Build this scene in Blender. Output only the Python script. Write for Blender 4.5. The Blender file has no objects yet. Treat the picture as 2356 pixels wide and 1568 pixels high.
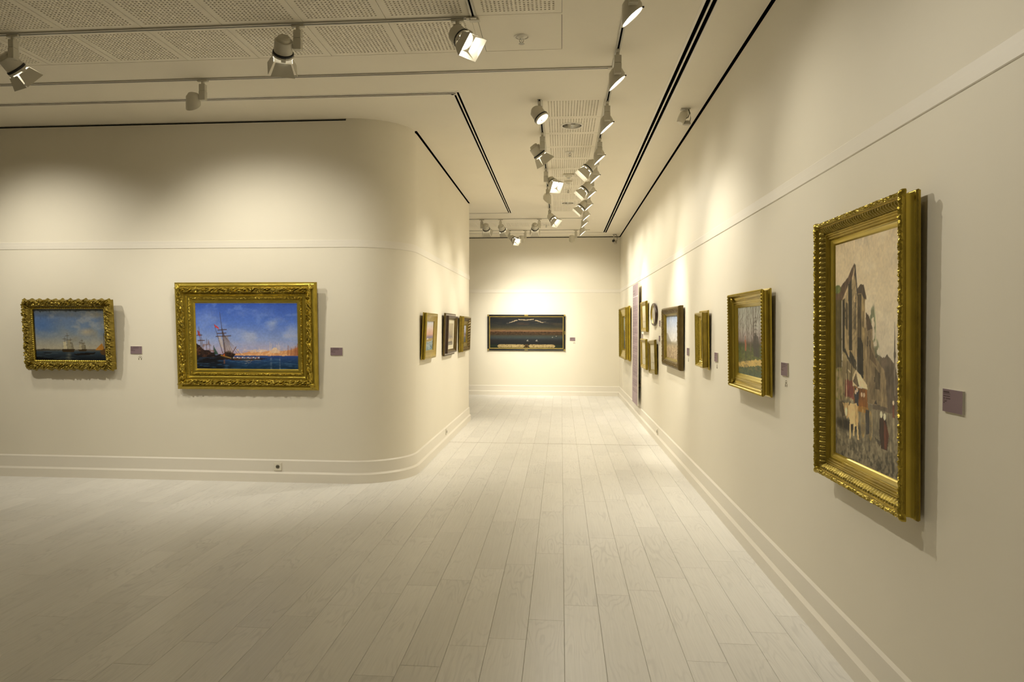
import bpy, bmesh, math, random
import numpy as np
from mathutils import Matrix, Vector

# ------------------------------------------------------------------ camera, world, exposure
SC = bpy.context.scene
COL = SC.collection
random.seed(7)
FPX, CX, CY, IW, IH = 1625.95, 1148.33, 776.16, 2356.0, 1568.0
CAM_H = 1.60
RIGHT = Vector((0.99617294, 0.08736316, 0.00267343))
DOWN = Vector((0.00395247, -0.01447083, -0.99988748))
FWD = Vector((-0.08731465, 0.99607142, -0.01476075))
cd = bpy.data.cameras.new('camera')
cd.sensor_fit = 'HORIZONTAL'; cd.sensor_width = 36.0
cd.lens = FPX / IW * 36.0
cd.shift_x = (IW / 2 - CX) / IW
cd.shift_y = (CY - IH / 2) / IW
cd.clip_start = 0.05; cd.clip_end = 100
cam = bpy.data.objects.new('camera', cd); COL.objects.link(cam)
cm = Matrix.Identity(4)
for i in range(3):
    cm[i][0] = RIGHT[i]; cm[i][1] = -DOWN[i]; cm[i][2] = -FWD[i]
cm[2][3] = CAM_H
cam.matrix_world = cm
SC.camera = cam

w = bpy.data.worlds.new('world'); SC.world = w; w.use_nodes = True
w.node_tree.nodes['Background'].inputs[0].default_value = (1.0, 0.9, 0.72, 1)
w.node_tree.nodes['Background'].inputs[1].default_value = 0.0
SC.view_settings.view_transform = 'Standard'
SC.view_settings.look = 'None'
SC.view_settings.gamma = 1.0
SC.view_settings.use_curve_mapping = False
SC.view_settings.exposure = 0.70

LAMP_COL = (1.0, 0.94, 0.81)      # halogen, as balanced by the camera
POWER = 1.0                       # one dimmer for all the lamps

# ------------------------------------------------------------------ room dimensions (metres)
XR = 1.36        # right wall face
XL = -7.5        # far left wall of the left room
YB = 16.62       # back wall face
YR = -3.2        # wall behind the camera
YF = 7.05        # face of the left partition
XP = -1.575      # corridor face of the partition
YE = 12.04       # far end of the partition
RC = 0.60        # radius of the rounded corner
H = 3.715        # ceiling
HV = 3.83        # top of walls / void

# ------------------------------------------------------------------ materials
def srgb(c):
    c = np.asarray(c, dtype=float) / 255.0
    return np.where(c <= 0.04045, c / 12.92, ((c + 0.055) / 1.055) ** 2.4)

MATS = {}
def mat(name, rgb, rough=0.6, metal=0.0, noise=0.0, nscale=8.0, bump=0.0, bscale=60.0, emit=None, estr=0.0, spec=0.5, lin=False):
    if name in MATS: return MATS[name]
    m = bpy.data.materials.new(name); m.use_nodes = True
    nt = m.node_tree; b = nt.nodes['Principled BSDF']
    c = tuple(rgb) if lin else tuple(float(v) for v in srgb(rgb))
    b.inputs['Base Color'].default_value = (*c, 1)
    b.inputs['Roughness'].default_value = rough
    b.inputs['Metallic'].default_value = metal
    b.inputs['Specular IOR Level'].default_value = spec
    tc = nt.nodes.new('ShaderNodeTexCoord')
    if noise > 0:
        n = nt.nodes.new('ShaderNodeTexNoise'); n.inputs['Scale'].default_value = nscale; n.inputs['Detail'].default_value = 5
        nt.links.new(tc.outputs['Object'], n.inputs['Vector'])
        r = nt.nodes.new('ShaderNodeMapRange')
        r.inputs['From Min'].default_value = 0.3; r.inputs['From Max'].default_value = 0.7
        r.inputs['To Min'].default_value = 1 - noise; r.inputs['To Max'].default_value = 1 + noise
        nt.links.new(n.outputs['Fac'], r.inputs['Value'])
        h = nt.nodes.new('ShaderNodeHueSaturation'); h.inputs['Color'].default_value = (*c, 1)
        nt.links.new(r.outputs['Result'], h.inputs['Value'])
        nt.links.new(h.outputs['Color'], b.inputs['Base Color'])
    if bump > 0:
        n2 = nt.nodes.new('ShaderNodeTexNoise'); n2.inputs['Scale'].default_value = bscale; n2.inputs['Detail'].default_value = 4
        nt.links.new(tc.outputs['Object'], n2.inputs['Vector'])
        bp = nt.nodes.new('ShaderNodeBump'); bp.inputs['Strength'].default_value = bump; bp.inputs['Distance'].default_value = 0.002
        nt.links.new(n2.outputs['Fac'], bp.inputs['Height'])
        nt.links.new(bp.outputs['Normal'], b.inputs['Normal'])
    if emit is not None:
        b.inputs['Emission Color'].default_value = (*emit, 1); b.inputs['Emission Strength'].default_value = estr
    MATS[name] = m
    return m

WALL = mat('wall_paint', (0.82, 0.765, 0.63), 0.55, noise=0.012, nscale=1.5, bump=0.05, bscale=90, spec=0.3, lin=True)
CEIL = mat('ceiling_paint', (0.86, 0.80, 0.665), 0.7, noise=0.012, nscale=2, spec=0.2, lin=True)
TRIM = mat('trim_paint', (0.83, 0.78, 0.67), 0.45, spec=0.4, lin=True)
VOID = mat('dark_void', (0.006, 0.006, 0.006), 0.9, spec=0.0, lin=True)
FELT = mat('acoustic_felt', (0.08, 0.062, 0.03), 0.95, spec=0.0, lin=True)
ALU = mat('white_track', (0.56, 0.54, 0.47), 0.35, metal=0.2, lin=True)
BLACK = mat('black_rubber', (0.012, 0.012, 0.012), 0.5, lin=True)
LAMP = mat('lamp_enamel', (0.60, 0.565, 0.46), 0.42, noise=0.01, lin=True)
LENS = mat('lamp_lens', (0.9, 0.9, 0.88), 0.2, emit=(1.0, 0.95, 0.84), estr=9.0, lin=True)
LENSDIM = mat('lamp_lens_dim', (0.9, 0.9, 0.88), 0.2, emit=(1.0, 0.9, 0.72), estr=3.0, lin=True)
CHROME = mat('chrome', (0.75, 0.75, 0.74), 0.12, metal=1.0, lin=True)
GOLD = mat('gold_leaf', (0.42, 0.315, 0.045), 0.31, metal=0.8, noise=0.16, nscale=14, bump=0.10, bscale=70, lin=True)
GOLDB = mat('bright_gold', (0.51, 0.39, 0.058), 0.26, metal=0.75, noise=0.10, nscale=9, lin=True)
GOLDO = mat('old_gold', (0.285, 0.212, 0.036), 0.34, metal=0.75, noise=0.22, nscale=18, bump=0.15, bscale=80, lin=True)
GOLDP = mat('pale_gold', (0.42, 0.315, 0.085), 0.40, metal=0.55, noise=0.14, nscale=12, lin=True)
BRONZE = mat('bronze_gilt', (0.125, 0.085, 0.024), 0.40, metal=0.5, noise=0.2, nscale=16, bump=0.12, lin=True)
WALNUT = mat('walnut', (0.05, 0.024, 0.013), 0.33, noise=0.25, nscale=20, lin=True)
SILVER = mat('silver_fillet', (0.45, 0.40, 0.36), 0.35, metal=0.5, lin=True)
EBONY = mat('ebony', (0.010, 0.011, 0.012), 0.28, noise=0.1, nscale=12, lin=True)
CREAM = mat('cream_mount', (0.72, 0.66, 0.48), 0.7, lin=True)
BACK = mat('backing_board', (0.10, 0.07, 0.04), 0.8, lin=True)
PLATEW = mat('label_edge', (0.75, 0.71, 0.62), 0.5, lin=True)
INK = mat('dark_ink', (0.16, 0.13, 0.06), 0.7, lin=True)
PLAST = mat('cream_plastic', (0.78, 0.73, 0.60), 0.35, lin=True)
GREYP = mat('grey_plastic', (0.42, 0.39, 0.31), 0.45, lin=True)
CABLE = mat('grey_cable', (0.16, 0.15, 0.10), 0.5, lin=True)

def plank_material():
    m = bpy.data.materials.new('pale_laminate'); m.use_nodes = True
    nt = m.node_tree; N = nt.nodes; L = nt.links; b = N['Principled BSDF']
    tc = N.new('ShaderNodeTexCoord'); oi = N.new('ShaderNodeObjectInfo')
    mul = N.new('ShaderNodeVectorMath'); mul.operation = 'SCALE'; mul.inputs[0].default_value = (37.0, 91.0, 53.0)
    L.new(oi.outputs['Random'], mul.inputs['Scale'])
    add = N.new('ShaderNodeVectorMath'); add.operation = 'ADD'
    L.new(tc.outputs['Object'], add.inputs[0]); L.new(mul.outputs['Vector'], add.inputs[1])
    # cathedral figure: rings of a slowly varying field
    mp = N.new('ShaderNodeMapping'); mp.inputs['Scale'].default_value = (5.5, 0.85, 1.0)
    L.new(add.outputs['Vector'], mp.inputs['Vector'])
    n1 = N.new('ShaderNodeTexNoise'); n1.inputs['Scale'].default_value = 1.6; n1.inputs['Detail'].default_value = 1.5
    L.new(mp.outputs['Vector'], n1.inputs['Vector'])
    k = N.new('ShaderNodeMath'); k.operation = 'MULTIPLY'; k.inputs[1].default_value = 85.0
    L.new(n1.outputs['Fac'], k.inputs[0])
    s = N.new('ShaderNodeMath'); s.operation = 'SINE'; L.new(k.outputs[0], s.inputs[0])
    r1 = N.new('ShaderNodeMapRange'); r1.inputs['From Min'].default_value = 0.25; r1.inputs['From Max'].default_value = 1.0
    r1.inputs['To Min'].default_value = 0.0; r1.inputs['To Max'].default_value = 1.0
    L.new(s.outputs[0], r1.inputs['Value'])
    # fine straight grain
    mp2 = N.new('ShaderNodeMapping'); mp2.inputs['Scale'].default_value = (130.0, 3.0, 1.0)
    L.new(add.outputs['Vector'], mp2.inputs['Vector'])
    n2 = N.new('ShaderNodeTexNoise'); n2.inputs['Scale'].default_value = 1.0; n2.inputs['Detail'].default_value = 3
    L.new(mp2.outputs['Vector'], n2.inputs['Vector'])
    # strength of the figure varies over the plank
    n3 = N.new('ShaderNodeTexNoise'); n3.inputs['Scale'].default_value = 3.0
    L.new(add.outputs['Vector'], n3.inputs['Vector'])
    r3 = N.new('ShaderNodeMapRange'); r3.inputs['From Min'].default_value = 0.42; r3.inputs['From Max'].default_value = 0.66
    r3.inputs['To Min'].default_value = 0.0; r3.inputs['To Max'].default_value = 0.11
    L.new(n3.outputs['Fac'], r3.inputs['Value'])
    f = N.new('ShaderNodeMath'); f.operation = 'MULTIPLY'; L.new(r1.outputs[0], f.inputs[0]); L.new(r3.outputs[0], f.inputs[1])
    r2 = N.new('ShaderNodeMapRange'); r2.inputs['From Min'].default_value = 0.35; r2.inputs['From Max'].default_value = 0.65
    r2.inputs['To Min'].default_value = 0.965; r2.inputs['To Max'].default_value = 1.025
    L.new(n2.outputs['Fac'], r2.inputs['Value'])
    v = N.new('ShaderNodeMath'); v.operation = 'SUBTRACT'; L.new(r2.outputs[0], v.inputs[0]); L.new(f.outputs[0], v.inputs[1])
    rr = N.new('ShaderNodeMapRange'); rr.inputs['To Min'].default_value = 0.95; rr.inputs['To Max'].default_value = 1.03
    L.new(oi.outputs['Random'], rr.inputs['Value'])
    v2 = N.new('ShaderNodeMath'); v2.operation = 'MULTIPLY'; L.new(v.outputs[0], v2.inputs[0]); L.new(rr.outputs[0], v2.inputs[1])
    hs = N.new('ShaderNodeHueSaturation'); hs.inputs['Color'].default_value = (0.84, 0.82, 0.77, 1)
    L.new(v2.outputs[0], hs.inputs['Value'])
    L.new(hs.outputs['Color'], b.inputs['Base Color'])
    b.inputs['Roughness'].default_value = 0.34
    b.inputs['Specular IOR Level'].default_value = 0.45
    return m
PLANK = plank_material()
GROOVE = mat('floor_groove', (0.36, 0.32, 0.23), 0.9, lin=True)

def paint_material():
    m = bpy.data.materials.new('oil_paint'); m.use_nodes = True
    nt = m.node_tree; b = nt.nodes['Principled BSDF']
    a = nt.nodes.new('ShaderNodeVertexColor'); a.layer_name = 'paint'
    nt.links.new(a.outputs['Color'], b.inputs['Base Color'])
    n = nt.nodes.new('ShaderNodeTexNoise'); n.inputs['Scale'].default_value = 160
    tc = nt.nodes.new('ShaderNodeTexCoord'); nt.links.new(tc.outputs['Object'], n.inputs['Vector'])
    bp = nt.nodes.new('ShaderNodeBump'); bp.inputs['Strength'].default_value = 0.12; bp.inputs['Distance'].default_value = 0.001
    nt.links.new(n.outputs['Fac'], bp.inputs['Height']); nt.links.new(bp.outputs['Normal'], b.inputs['Normal'])
    b.inputs['Roughness'].default_value = 0.5; b.inputs['Specular IOR Level'].default_value = 0.25
    return m
PAINT = paint_material()

# ------------------------------------------------------------------ mesh helpers
def link(o, parent=None):
    COL.objects.link(o)
    if parent is not None: o.parent = parent
    return o

def mesh_from(name, verts, faces, m=None, smooth=False):
    me = bpy.data.meshes.new(name)
    me.from_pydata([tuple(v) for v in verts], [], [tuple(f) for f in faces])
    if m is not None: me.materials.append(m)
    if smooth: me.shade_smooth()
    me.update()
    return me

def add(name, me, parent=None):
    return link(bpy.data.objects.new(name, me), parent)

class MB:
    """collects shapes for one mesh"""
    def __init__(self): self.v = []; self.f = []
    def box(self, x0, x1, y0, y1, z0, z1, M=None):
        n = len(self.v)
        c = [(x0, y0, z0), (x1, y0, z0), (x1, y1, z0), (x0, y1, z0), (x0, y0, z1), (x1, y0, z1), (x1, y1, z1), (x0, y1, z1)]
        if M is not None: c = [tuple(M @ Vector(p)) for p in c]
        self.v += c
        self.f += [(n, n + 3, n + 2, n + 1), (n + 4, n + 5, n + 6, n + 7), (n, n + 1, n + 5, n + 4), (n + 1, n + 2, n + 6, n + 5), (n + 2, n + 3, n + 7, n + 6), (n + 3, n, n + 4, n + 7)]
        return self
    def bbox(self, x0, x1, y0, y1, z0, z1, b=0.004, M=None):
        """box with chamfered vertical and horizontal edges"""
        bm = bmesh.new()
        r = bmesh.ops.create_cube(bm, size=1.0)
        for v in bm.verts:
            v.co = Vector(((x0 + x1) / 2 + v.co.x * (x1 - x0), (y0 + y1) / 2 + v.co.y * (y1 - y0), (z0 + z1) / 2 + v.co.z * (z1 - z0)))
        bmesh.ops.bevel(bm, geom=bm.edges[:], offset=b, segments=1, affect='EDGES', profile=0.5)
        n = len(self.v); bm.verts.index_update()
        self.v += [tuple(M @ v.co) if M is not None else tuple(v.co) for v in bm.verts]
        self.f += [tuple(n + v.index for v in f.verts) for f in bm.faces]
        bm.free(); return self
    def lathe(self, prof, n=24, cap0=False, cap1=False, M=None, a0=0.0, sx=1.0, sy=1.0):
        b = len(self.v); k = len(prof)
        for i in range(n):
            a = a0 + 2 * math.pi * i / n
            for r, z in prof:
                p = (r * sx * math.cos(a), r * sy * math.sin(a), z)
                self.v.append(tuple(M @ Vector(p)) if M is not None else p)
        for i in range(n):
            j = (i + 1) % n
            for q in range(k - 1):
                self.f.append((b + i * k + q, b + j * k + q, b + j * k + q + 1, b + i * k + q + 1))
        if cap0: self.f.append(tuple(b + i * k for i in range(n))[::-1])
        if cap1: self.f.append(tuple(b + i * k + k - 1 for i in range(n)))
        return self
    def tube(self, pts, r, n=8):
        pts = [Vector(p) for p in pts]; b = len(self.v)
        for i, p in enumerate(pts):
            t = (pts[min(i + 1, len(pts) - 1)] - pts[max(i - 1, 0)]).normalized()
            u = t.cross(Vector((0, 0, 1)));
            if u.length < 1e-3: u = t.cross(Vector((1, 0, 0)))
            u.normalize(); q = t.cross(u)
            for k in range(n):
                a = 2 * math.pi * k / n
                self.v.append(tuple(p + r * (math.cos(a) * u + math.sin(a) * q)))
        for i in range(len(pts) - 1):
            for k in range(n):
                self.f.append((b + i * n + k, b + i * n + (k + 1) % n, b + (i + 1) * n + (k + 1) % n, b + (i + 1) * n + k))
        self.f.append(tuple(b + k for k in range(n))[::-1]); self.f.append(tuple(b + (len(pts) - 1) * n + k for k in range(n)))
        return self
    def mesh(self, name, m, smooth=False): return mesh_from(name, self.v, self.f, m, smooth)
    def build(self, name, m, parent=None, smooth=False): return add(name, self.mesh(name, m, smooth), parent)

def smooth_by_angle(me, ang=35):
    bm = bmesh.new(); bm.from_mesh(me)
    bmesh.ops.recalc_face_normals(bm, faces=bm.faces)
    for e in bm.edges:
        if len(e.link_faces) == 2 and e.calc_face_angle(0) > math.radians(ang): e.smooth = False
    for f in bm.faces: f.smooth = True
    bm.to_mesh(me); bm.free(); return me

def fixnormals(me):
    bm = bmesh.new(); bm.from_mesh(me); bmesh.ops.recalc_face_normals(bm, faces=bm.faces); bm.to_mesh(me); bm.free(); return me

def thing(name, label, cat, loc=(0, 0, 0), group=None):
    o = bpy.data.objects.new(name, None); o.empty_display_size = 0.05; o.location = loc
    o['label'] = label; o['category'] = cat
    if group: o['group'] = group
    return link(o)

def tag(o, label, cat, group=None):
    o['label'] = label; o['category'] = cat
    if group: o['group'] = group
    return o

def struct(o): o['kind'] = 'structure'; return o

# ------------------------------------------------------------------ numpy noise + raster for the flat paintings
def vnoise(x, y, seed=0):
    rs = np.random.RandomState(seed); T = rs.rand(256, 256)
    xi = np.floor(x).astype(int); yi = np.floor(y).astype(int)
    fx = x - xi; fy = y - yi
    fx = fx * fx * (3 - 2 * fx); fy = fy * fy * (3 - 2 * fy)
    a = T[yi % 256, xi % 256]; b = T[yi % 256, (xi + 1) % 256]; c = T[(yi + 1) % 256, xi % 256]; d = T[(yi + 1) % 256, (xi + 1) % 256]
    return (a * (1 - fx) + b * fx) * (1 - fy) + (c * (1 - fx) + d * fx) * fy

def fbm(x, y, seed=0, o=4):
    s = 0; t = 0; a = 1.0
    for k in range(o):
        s = s + a * vnoise(x * 2 ** k, y * 2 ** k, seed + k); t += a; a *= 0.55
    return s / t

class Ras:
    """a flat picture painted in unit coordinates: u to the right, v downwards"""
    def __init__(s, nx, ny, asp):
        s.nx, s.ny, s.asp = nx, ny, asp
        s.u, s.v = np.meshgrid(np.linspace(0, 1, nx), np.linspace(0, 1, ny))
        s.c = np.zeros((ny, nx, 3))
    def grad(s, stops):
        vs = [q[0] for q in stops]; cs = np.array([q[1] for q in stops], float)
        for k in range(3): s.c[..., k] = np.interp(s.v, vs, cs[:, k])
    def mix(s, mask, col, a=1.0):
        k = (np.clip(mask, 0, 1) * a)[..., None]
        s.c = s.c * (1 - k) + np.asarray(col, float) * k
    def n(s, su, sv, seed, o=4): return fbm(s.u * su + 7.3, s.v * sv + 3.1, seed, o)
    def poly(s, pts, col, a=1.0, rough=0.0, seed=1):
        u, v = s.u, s.v
        if rough:
            u = u + rough * (s.n(30, 30 / s.asp, seed) - .5); v = v + rough * (s.n(30, 30 / s.asp, seed + 9) - .5)
        ins = np.zeros(u.shape, bool); m = len(pts)
        for i in range(m):
            x0, y0 = pts[i]; x1, y1 = pts[(i + 1) % m]
            if y0 == y1: continue
            cnd = ((y0 <= v) & (v < y1)) | ((y1 <= v) & (v < y0))
            ins ^= cnd & (u < (x1 - x0) * (v - y0) / (y1 - y0) + x0)
        s.mix(ins.astype(float), col, a)
    def line(s, p0, p1, wd, col, a=1.0, w1=None):
        x0, y0 = p0[0], p0[1] / s.asp; x1, y1 = p1[0], p1[1] / s.asp
        U, V = s.u, s.v / s.asp
        dx, dy = x1 - x0, y1 - y0; L = dx * dx + dy * dy + 1e-9
        t = np.clip(((U - x0) * dx + (V - y0) * dy) / L, 0, 1)
        d = np.hypot(U - x0 - t * dx, V - y0 - t * dy)
        ww = wd if w1 is None else wd + (w1 - wd) * t
        px = 0.5 / s.nx
        s.mix(np.clip((ww - d) / px * .5 + .5, 0, 1), col, a)
    def ell(s, cx, cy, rx, ry, col, a=1.0, soft=0.15):
        d = np.hypot((s.u - cx) / rx, (s.v - cy) / ry)
        s.mix(np.clip((1 - d) / soft + .5, 0, 1), col, a)
    def canvas(s, name, wdt, hgt, z, parent, gain=1.0, m=None):
        nx, ny = s.nx, s.ny
        X = (s.u - .5) * wdt; Y = (.5 - s.v) * hgt
        V = np.stack([X.ravel(), Y.ravel(), np.full(nx * ny, z)], 1)
        i = np.arange(nx * ny).reshape(ny, nx)
        F = np.stack([i[1:, :-1].ravel(), i[1:, 1:].ravel(), i[:-1, 1:].ravel(), i[:-1, :-1].ravel()], 1)
        me = bpy.data.meshes.new(name)
        me.vertices.add(len(V)); me.vertices.foreach_set('co', V.ravel())
        me.loops.add(F.size); me.loops.foreach_set('vertex_index', F.ravel().astype(np.int32))
        me.polygons.add(len(F)); me.polygons.foreach_set('loop_start', np.arange(0, F.size, 4, dtype=np.int32))
        me.update(calc_edges=True)
        at = me.color_attributes.new('paint', 'FLOAT_COLOR', 'POINT')
        br = 1 + .10 * (fbm(s.u * nx * .33, s.v * ny * .33, 77, 2) - .5) + .08 * (fbm(s.u * 9, s.v * 9 / s.asp, 78, 3) - .5)
        if nx < 65: br = np.ones_like(s.u)
        s.c = s.c * br[..., None]
        lin = np.clip(srgb(np.clip(s.c, 0, 255)) * gain, 0, 0.95)
        at.data.foreach_set('color', np.concatenate([lin.reshape(-1, 3), np.ones((nx * ny, 1))], 1).astype(np.float32).ravel())
        me.materials.append(m or PAINT)
        return add(name, me, parent)

# ------------------------------------------------------------------ ceiling: one slab with real cut-outs
TP = 0.58                                     # ceiling tile pitch
LX0 = -0.622                                  # right edge of the left-room tiles
cuts = []                                     # (x0,x1,y0,y1)
def cut(x0, x1, y0, y1): cuts.append((x0, x1, y0, y1))
COR = (-0.185, 0.395, 6.62, 6.62 + 11 * TP)
cut(*COR)
ROW1 = (4.225, 4.805); ROW2 = (4.845, 5.425)
LP = 0.586
cut(LX0 - 11 * LP, LX0, *ROW2); cut(LX0 - 11 * LP, LX0, *ROW1)
EXT = (-0.582, -0.002, 4.225, 4.805); cut(*EXT)
HATCH = (-0.582, -0.002, 4.83, 5.43); cut(*HATCH)
BKT = (-0.01 - 5 * TP, -0.01, 14.30, 14.88); cut(*BKT)
SLX, SLY, SLE = -0.955, 6.365, 13.10          # left slot: L corner
SRX, SRE = 0.962, 15.92                       # right slot
gi, go, ri, ro_ = .006, .027, .0065, .0365    # half gap and half width, left and right
SLOTS = {
 'left_front': [(XL + .1, SLX + go, SLY - go, SLY - gi), (XL + .1, SLX - gi, SLY + gi, SLY + go)],
 'left_side': [(SLX - go, SLX - gi, SLY + go, SLE - go), (SLX + gi, SLX + go, SLY - gi, SLE + gi)],
 'left_far': [(-5.0, SLX - gi, SLE - go, SLE - gi), (-5.0, SLX + go, SLE + gi, SLE + go)],
 'right_side': [(SRX - ro_, SRX - ri, YR + .2, SRE - go), (SRX + ri, SRX + ro_, YR + .2, SRE + gi)],
 'right_far': [(-5.0, SRX - ri, SRE - go, SRE - gi), (-5.0, SRX + ro_, SRE + gi, SRE + go)]}
for k in SLOTS:
    for q in SLOTS[k]: cut(*q)
HG = H - 0.020                                # walls stop short of the ceiling: a dark shadow gap
cut(XR - .016, XR + .2, YR - .2, YB + .2); cut(XP - .1, XP + .014, YF + RC - .09, YE + .014)
def slab(x0, x1, y0, y1, z0, z1, rects):
    xs = sorted(set([x0, x1] + [min(max(v, x0), x1) for r in rects for v in r[:2]]))
    ys = sorted(set([y0, y1] + [min(max(v, y0), y1) for r in rects for v in r[2:]]))
    nx, ny = len(xs) - 1, len(ys) - 1
    solid = [[True] * ny for _ in range(nx)]
    for i in range(nx):
        for j in range(ny):
            cx, cy = (xs[i] + xs[i + 1]) / 2, (ys[j] + ys[j + 1]) / 2
            for r in rects:
                if r[0] < cx < r[1] and r[2] < cy < r[3]: solid[i][j] = False; break
    vid = {}; V = []; F = []
    def vv(i, j, z):
        key = (i, j, z)
        if key not in vid: vid[key] = len(V); V.append((xs[i], ys[j], z))
        return vid[key]
    for i in range(nx):
        for j in range(ny):
            if not solid[i][j]: continue
            F.append((vv(i, j, z0), vv(i, j + 1, z0), vv(i + 1, j + 1, z0), vv(i + 1, j, z0)))
            F.append((vv(i, j, z1), vv(i + 1, j, z1), vv(i + 1, j + 1, z1), vv(i, j + 1, z1)))
            for (di, dj, a, b) in ((-1, 0, (i, j + 1), (i, j)), (1, 0, (i + 1, j), (i + 1, j + 1)), (0, -1, (i, j), (i + 1, j)), (0, 1, (i + 1, j + 1), (i, j + 1))):
                p, q = i + di, j + dj
                if not (0 <= p < nx and 0 <= q < ny) or not solid[p][q]:
                    F.append((vv(*a, z0), vv(*b, z0), vv(*b, z1), vv(*a, z1)))
    return V, F
V, F = slab(XL - .1, XR + .1, YR - .1, YB + .1, H, H + 0.005, cuts)
ceiling = struct(add('ceiling', mesh_from('ceiling', V, F, CEIL)))
# void above
void = struct(MB().box(XL - .2, XR + .2, YR - .2, YB + .2, HV, HV + .06).build('trim_1', VOID)); void.name = 'ceiling_void'

# perforated tiles
def tile_mesh(name, sx, sy, hole_r=0.0, n=18):
    fx, fy = sx * 0.83, sy * 0.83
    def line(s, f):
        p = f / (n - 1 + 0.45); hw = p * 0.45
        q = [-s / 2]
        for i in range(n):
            a = -f / 2 + i * p; q += [a, a + hw]
        return q + [s / 2]
    xs, ys = line(sx, fx), line(sy, fy)
    nx, ny = len(xs) - 1, len(ys) - 1
    sol = np.ones((nx, ny), bool)
    for i in range(1, nx, 2):
        for j in range(1, ny, 2): sol[i, j] = False
    if hole_r:
        for i in range(nx):
            for j in range(ny):
                if math.hypot((xs[i] + xs[i + 1]) / 2, (ys[j] + ys[j + 1]) / 2) < hole_r: sol[i, j] = False
    V = []; F = []; vid = {}
    def vv(i, j, z):
        k = (i, j, z)
        if k not in vid: vid[k] = len(V); V.append((xs[i], ys[j], z))
        return vid[k]
    t = 0.008
    for i in range(nx):
        for j in range(ny):
            if not sol[i, j]: continue
            F.append((vv(i, j, 0), vv(i, j + 1, 0), vv(i + 1, j + 1, 0), vv(i + 1, j, 0)))
            for (di, dj, a, b) in ((-1, 0, (i, j + 1), (i, j)), (1, 0, (i + 1, j), (i + 1, j + 1)), (0, -1, (i, j), (i + 1, j)), (0, 1, (i + 1, j + 1), (i, j + 1))):
                p, q = i + di, j + dj
                if not (0 <= p < nx and 0 <= q < ny) or not sol[p, q]:
                    F.append((vv(*a, 0), vv(*b, 0), vv(*b, t), vv(*a, t)))
    me = mesh_from(name, V, F, CEIL)
    # felt behind
    if hole_r:
        k = 20; ring = []
        fv = []; ff = []
        for i in range(k):
            a = 2 * math.pi * i / k
            fv.append((hole_r * 1.08 * math.cos(a), hole_r * 1.08 * math.sin(a), t + .002))
            c, s_ = math.cos(a), math.sin(a); q = min(sx / 2 / max(abs(c), 1e-6), sy / 2 / max(abs(s_), 1e-6))
            fv.append((q * c, q * s_, t + .002))
        for i in range(k):
            j = (i + 1) % k; ff.append((2 * i, 2 * j, 2 * j + 1, 2 * i + 1))
        fm = mesh_from('acoustic_backing', fv, ff, FELT)
    else:
        fm = mesh_from('acoustic_backing', [(-sx / 2, -sy / 2, t + .002), (-sx / 2, sy / 2, t + .002), (sx / 2, sy / 2, t + .002), (sx / 2, -sy / 2, t + .002)], [(0, 1, 2, 3)], FELT)
    return me, fm
tA = tile_mesh('ceiling_tile', TP - .004, TP - .004)
tD = tile_mesh('ceiling_tile', TP - .004, TP - .004, 0.108)
tL = tile_mesh('ceiling_tile', LP - .004, TP - .004)
def put_tile(tm, x, y):
    o = add('ceiling_tile', tm[0], ceiling); o.location = (x, y, H + .001)
    add('acoustic_backing', tm[1], o)
    return o
DL = [(0.105, COR[2] + 1.5 * TP), (0.105, COR[2] + 9.5 * TP)]
for k in range(11):
    put_tile(tD if k in (1, 9) else tA, (COR[0] + COR[1]) / 2, COR[2] + (k + .5) * TP)
for k in range(10):
    put_tile(tL, LX0 - (k + .5) * LP, sum(ROW2) / 2); put_tile(tL, LX0 - (k + .5) * LP, sum(ROW1) / 2)
put_tile(tA, (EXT[0] + EXT[1]) / 2, (EXT[2] + EXT[3]) / 2)
for k in range(5):
    put_tile(tD if k == 3 else tA, BKT[1] - (k + .5) * TP, (BKT[2] + BKT[3]) / 2)
hp = MB().box(HATCH[0] + .003, HATCH[1] - .003, HATCH[2] + .003, HATCH[3] - .003, H + .001, H + .015).build('access_panel', CEIL, ceiling)

# ------------------------------------------------------------------ walls
wr = struct(MB().box(XR, XR + .15, YR - .15, YB + .15, -.05, HG).build('wall_right', WALL))
wb = struct(MB().box(XL - .15, XR, YB, YB + .15, -.05, HG).build('wall_back', WALL))
wk = struct(MB().box(XL - .15, XR, YR - .15, YR, -.05, HG).build('wall_rear', WALL))
wf = struct(MB().box(XL - .15, XL, YR, YB, -.05, HG).build('wall_far_left', WALL))
def corner_path(off=0.0, y_end=YE, x0=XL, close=True, step=18):
    """outline of the partition seen from the room, from left to right, then up the corridor and round the end"""
    r = RC + off; pts = [(x0, YF - off)]
    for a in np.linspace(0, math.pi / 2, step): pts.append((XP - RC + r * math.sin(a), YF + RC - r * math.cos(a)))
    pts += [(XP + off, y_end + off)]
    if close: pts += [(x0, y_end + off)]
    return pts
op = corner_path()
V = []; F = []; n = len(op)
for z in (-.05, HG): V += [(x, y, z) for x, y in op]
for i in range(n - 1): F.append((i, i + 1, n + i + 1, n + i))
F += [tuple(range(n))[::-1], tuple(range(n, 2 * n)), (n - 1, 0, n, 2 * n - 1)]
wl = add('wall_left', mesh_from('wall_left', V, F, WALL)); fixnormals(wl.data); smooth_by_angle(wl.data, 30); struct(wl)

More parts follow.
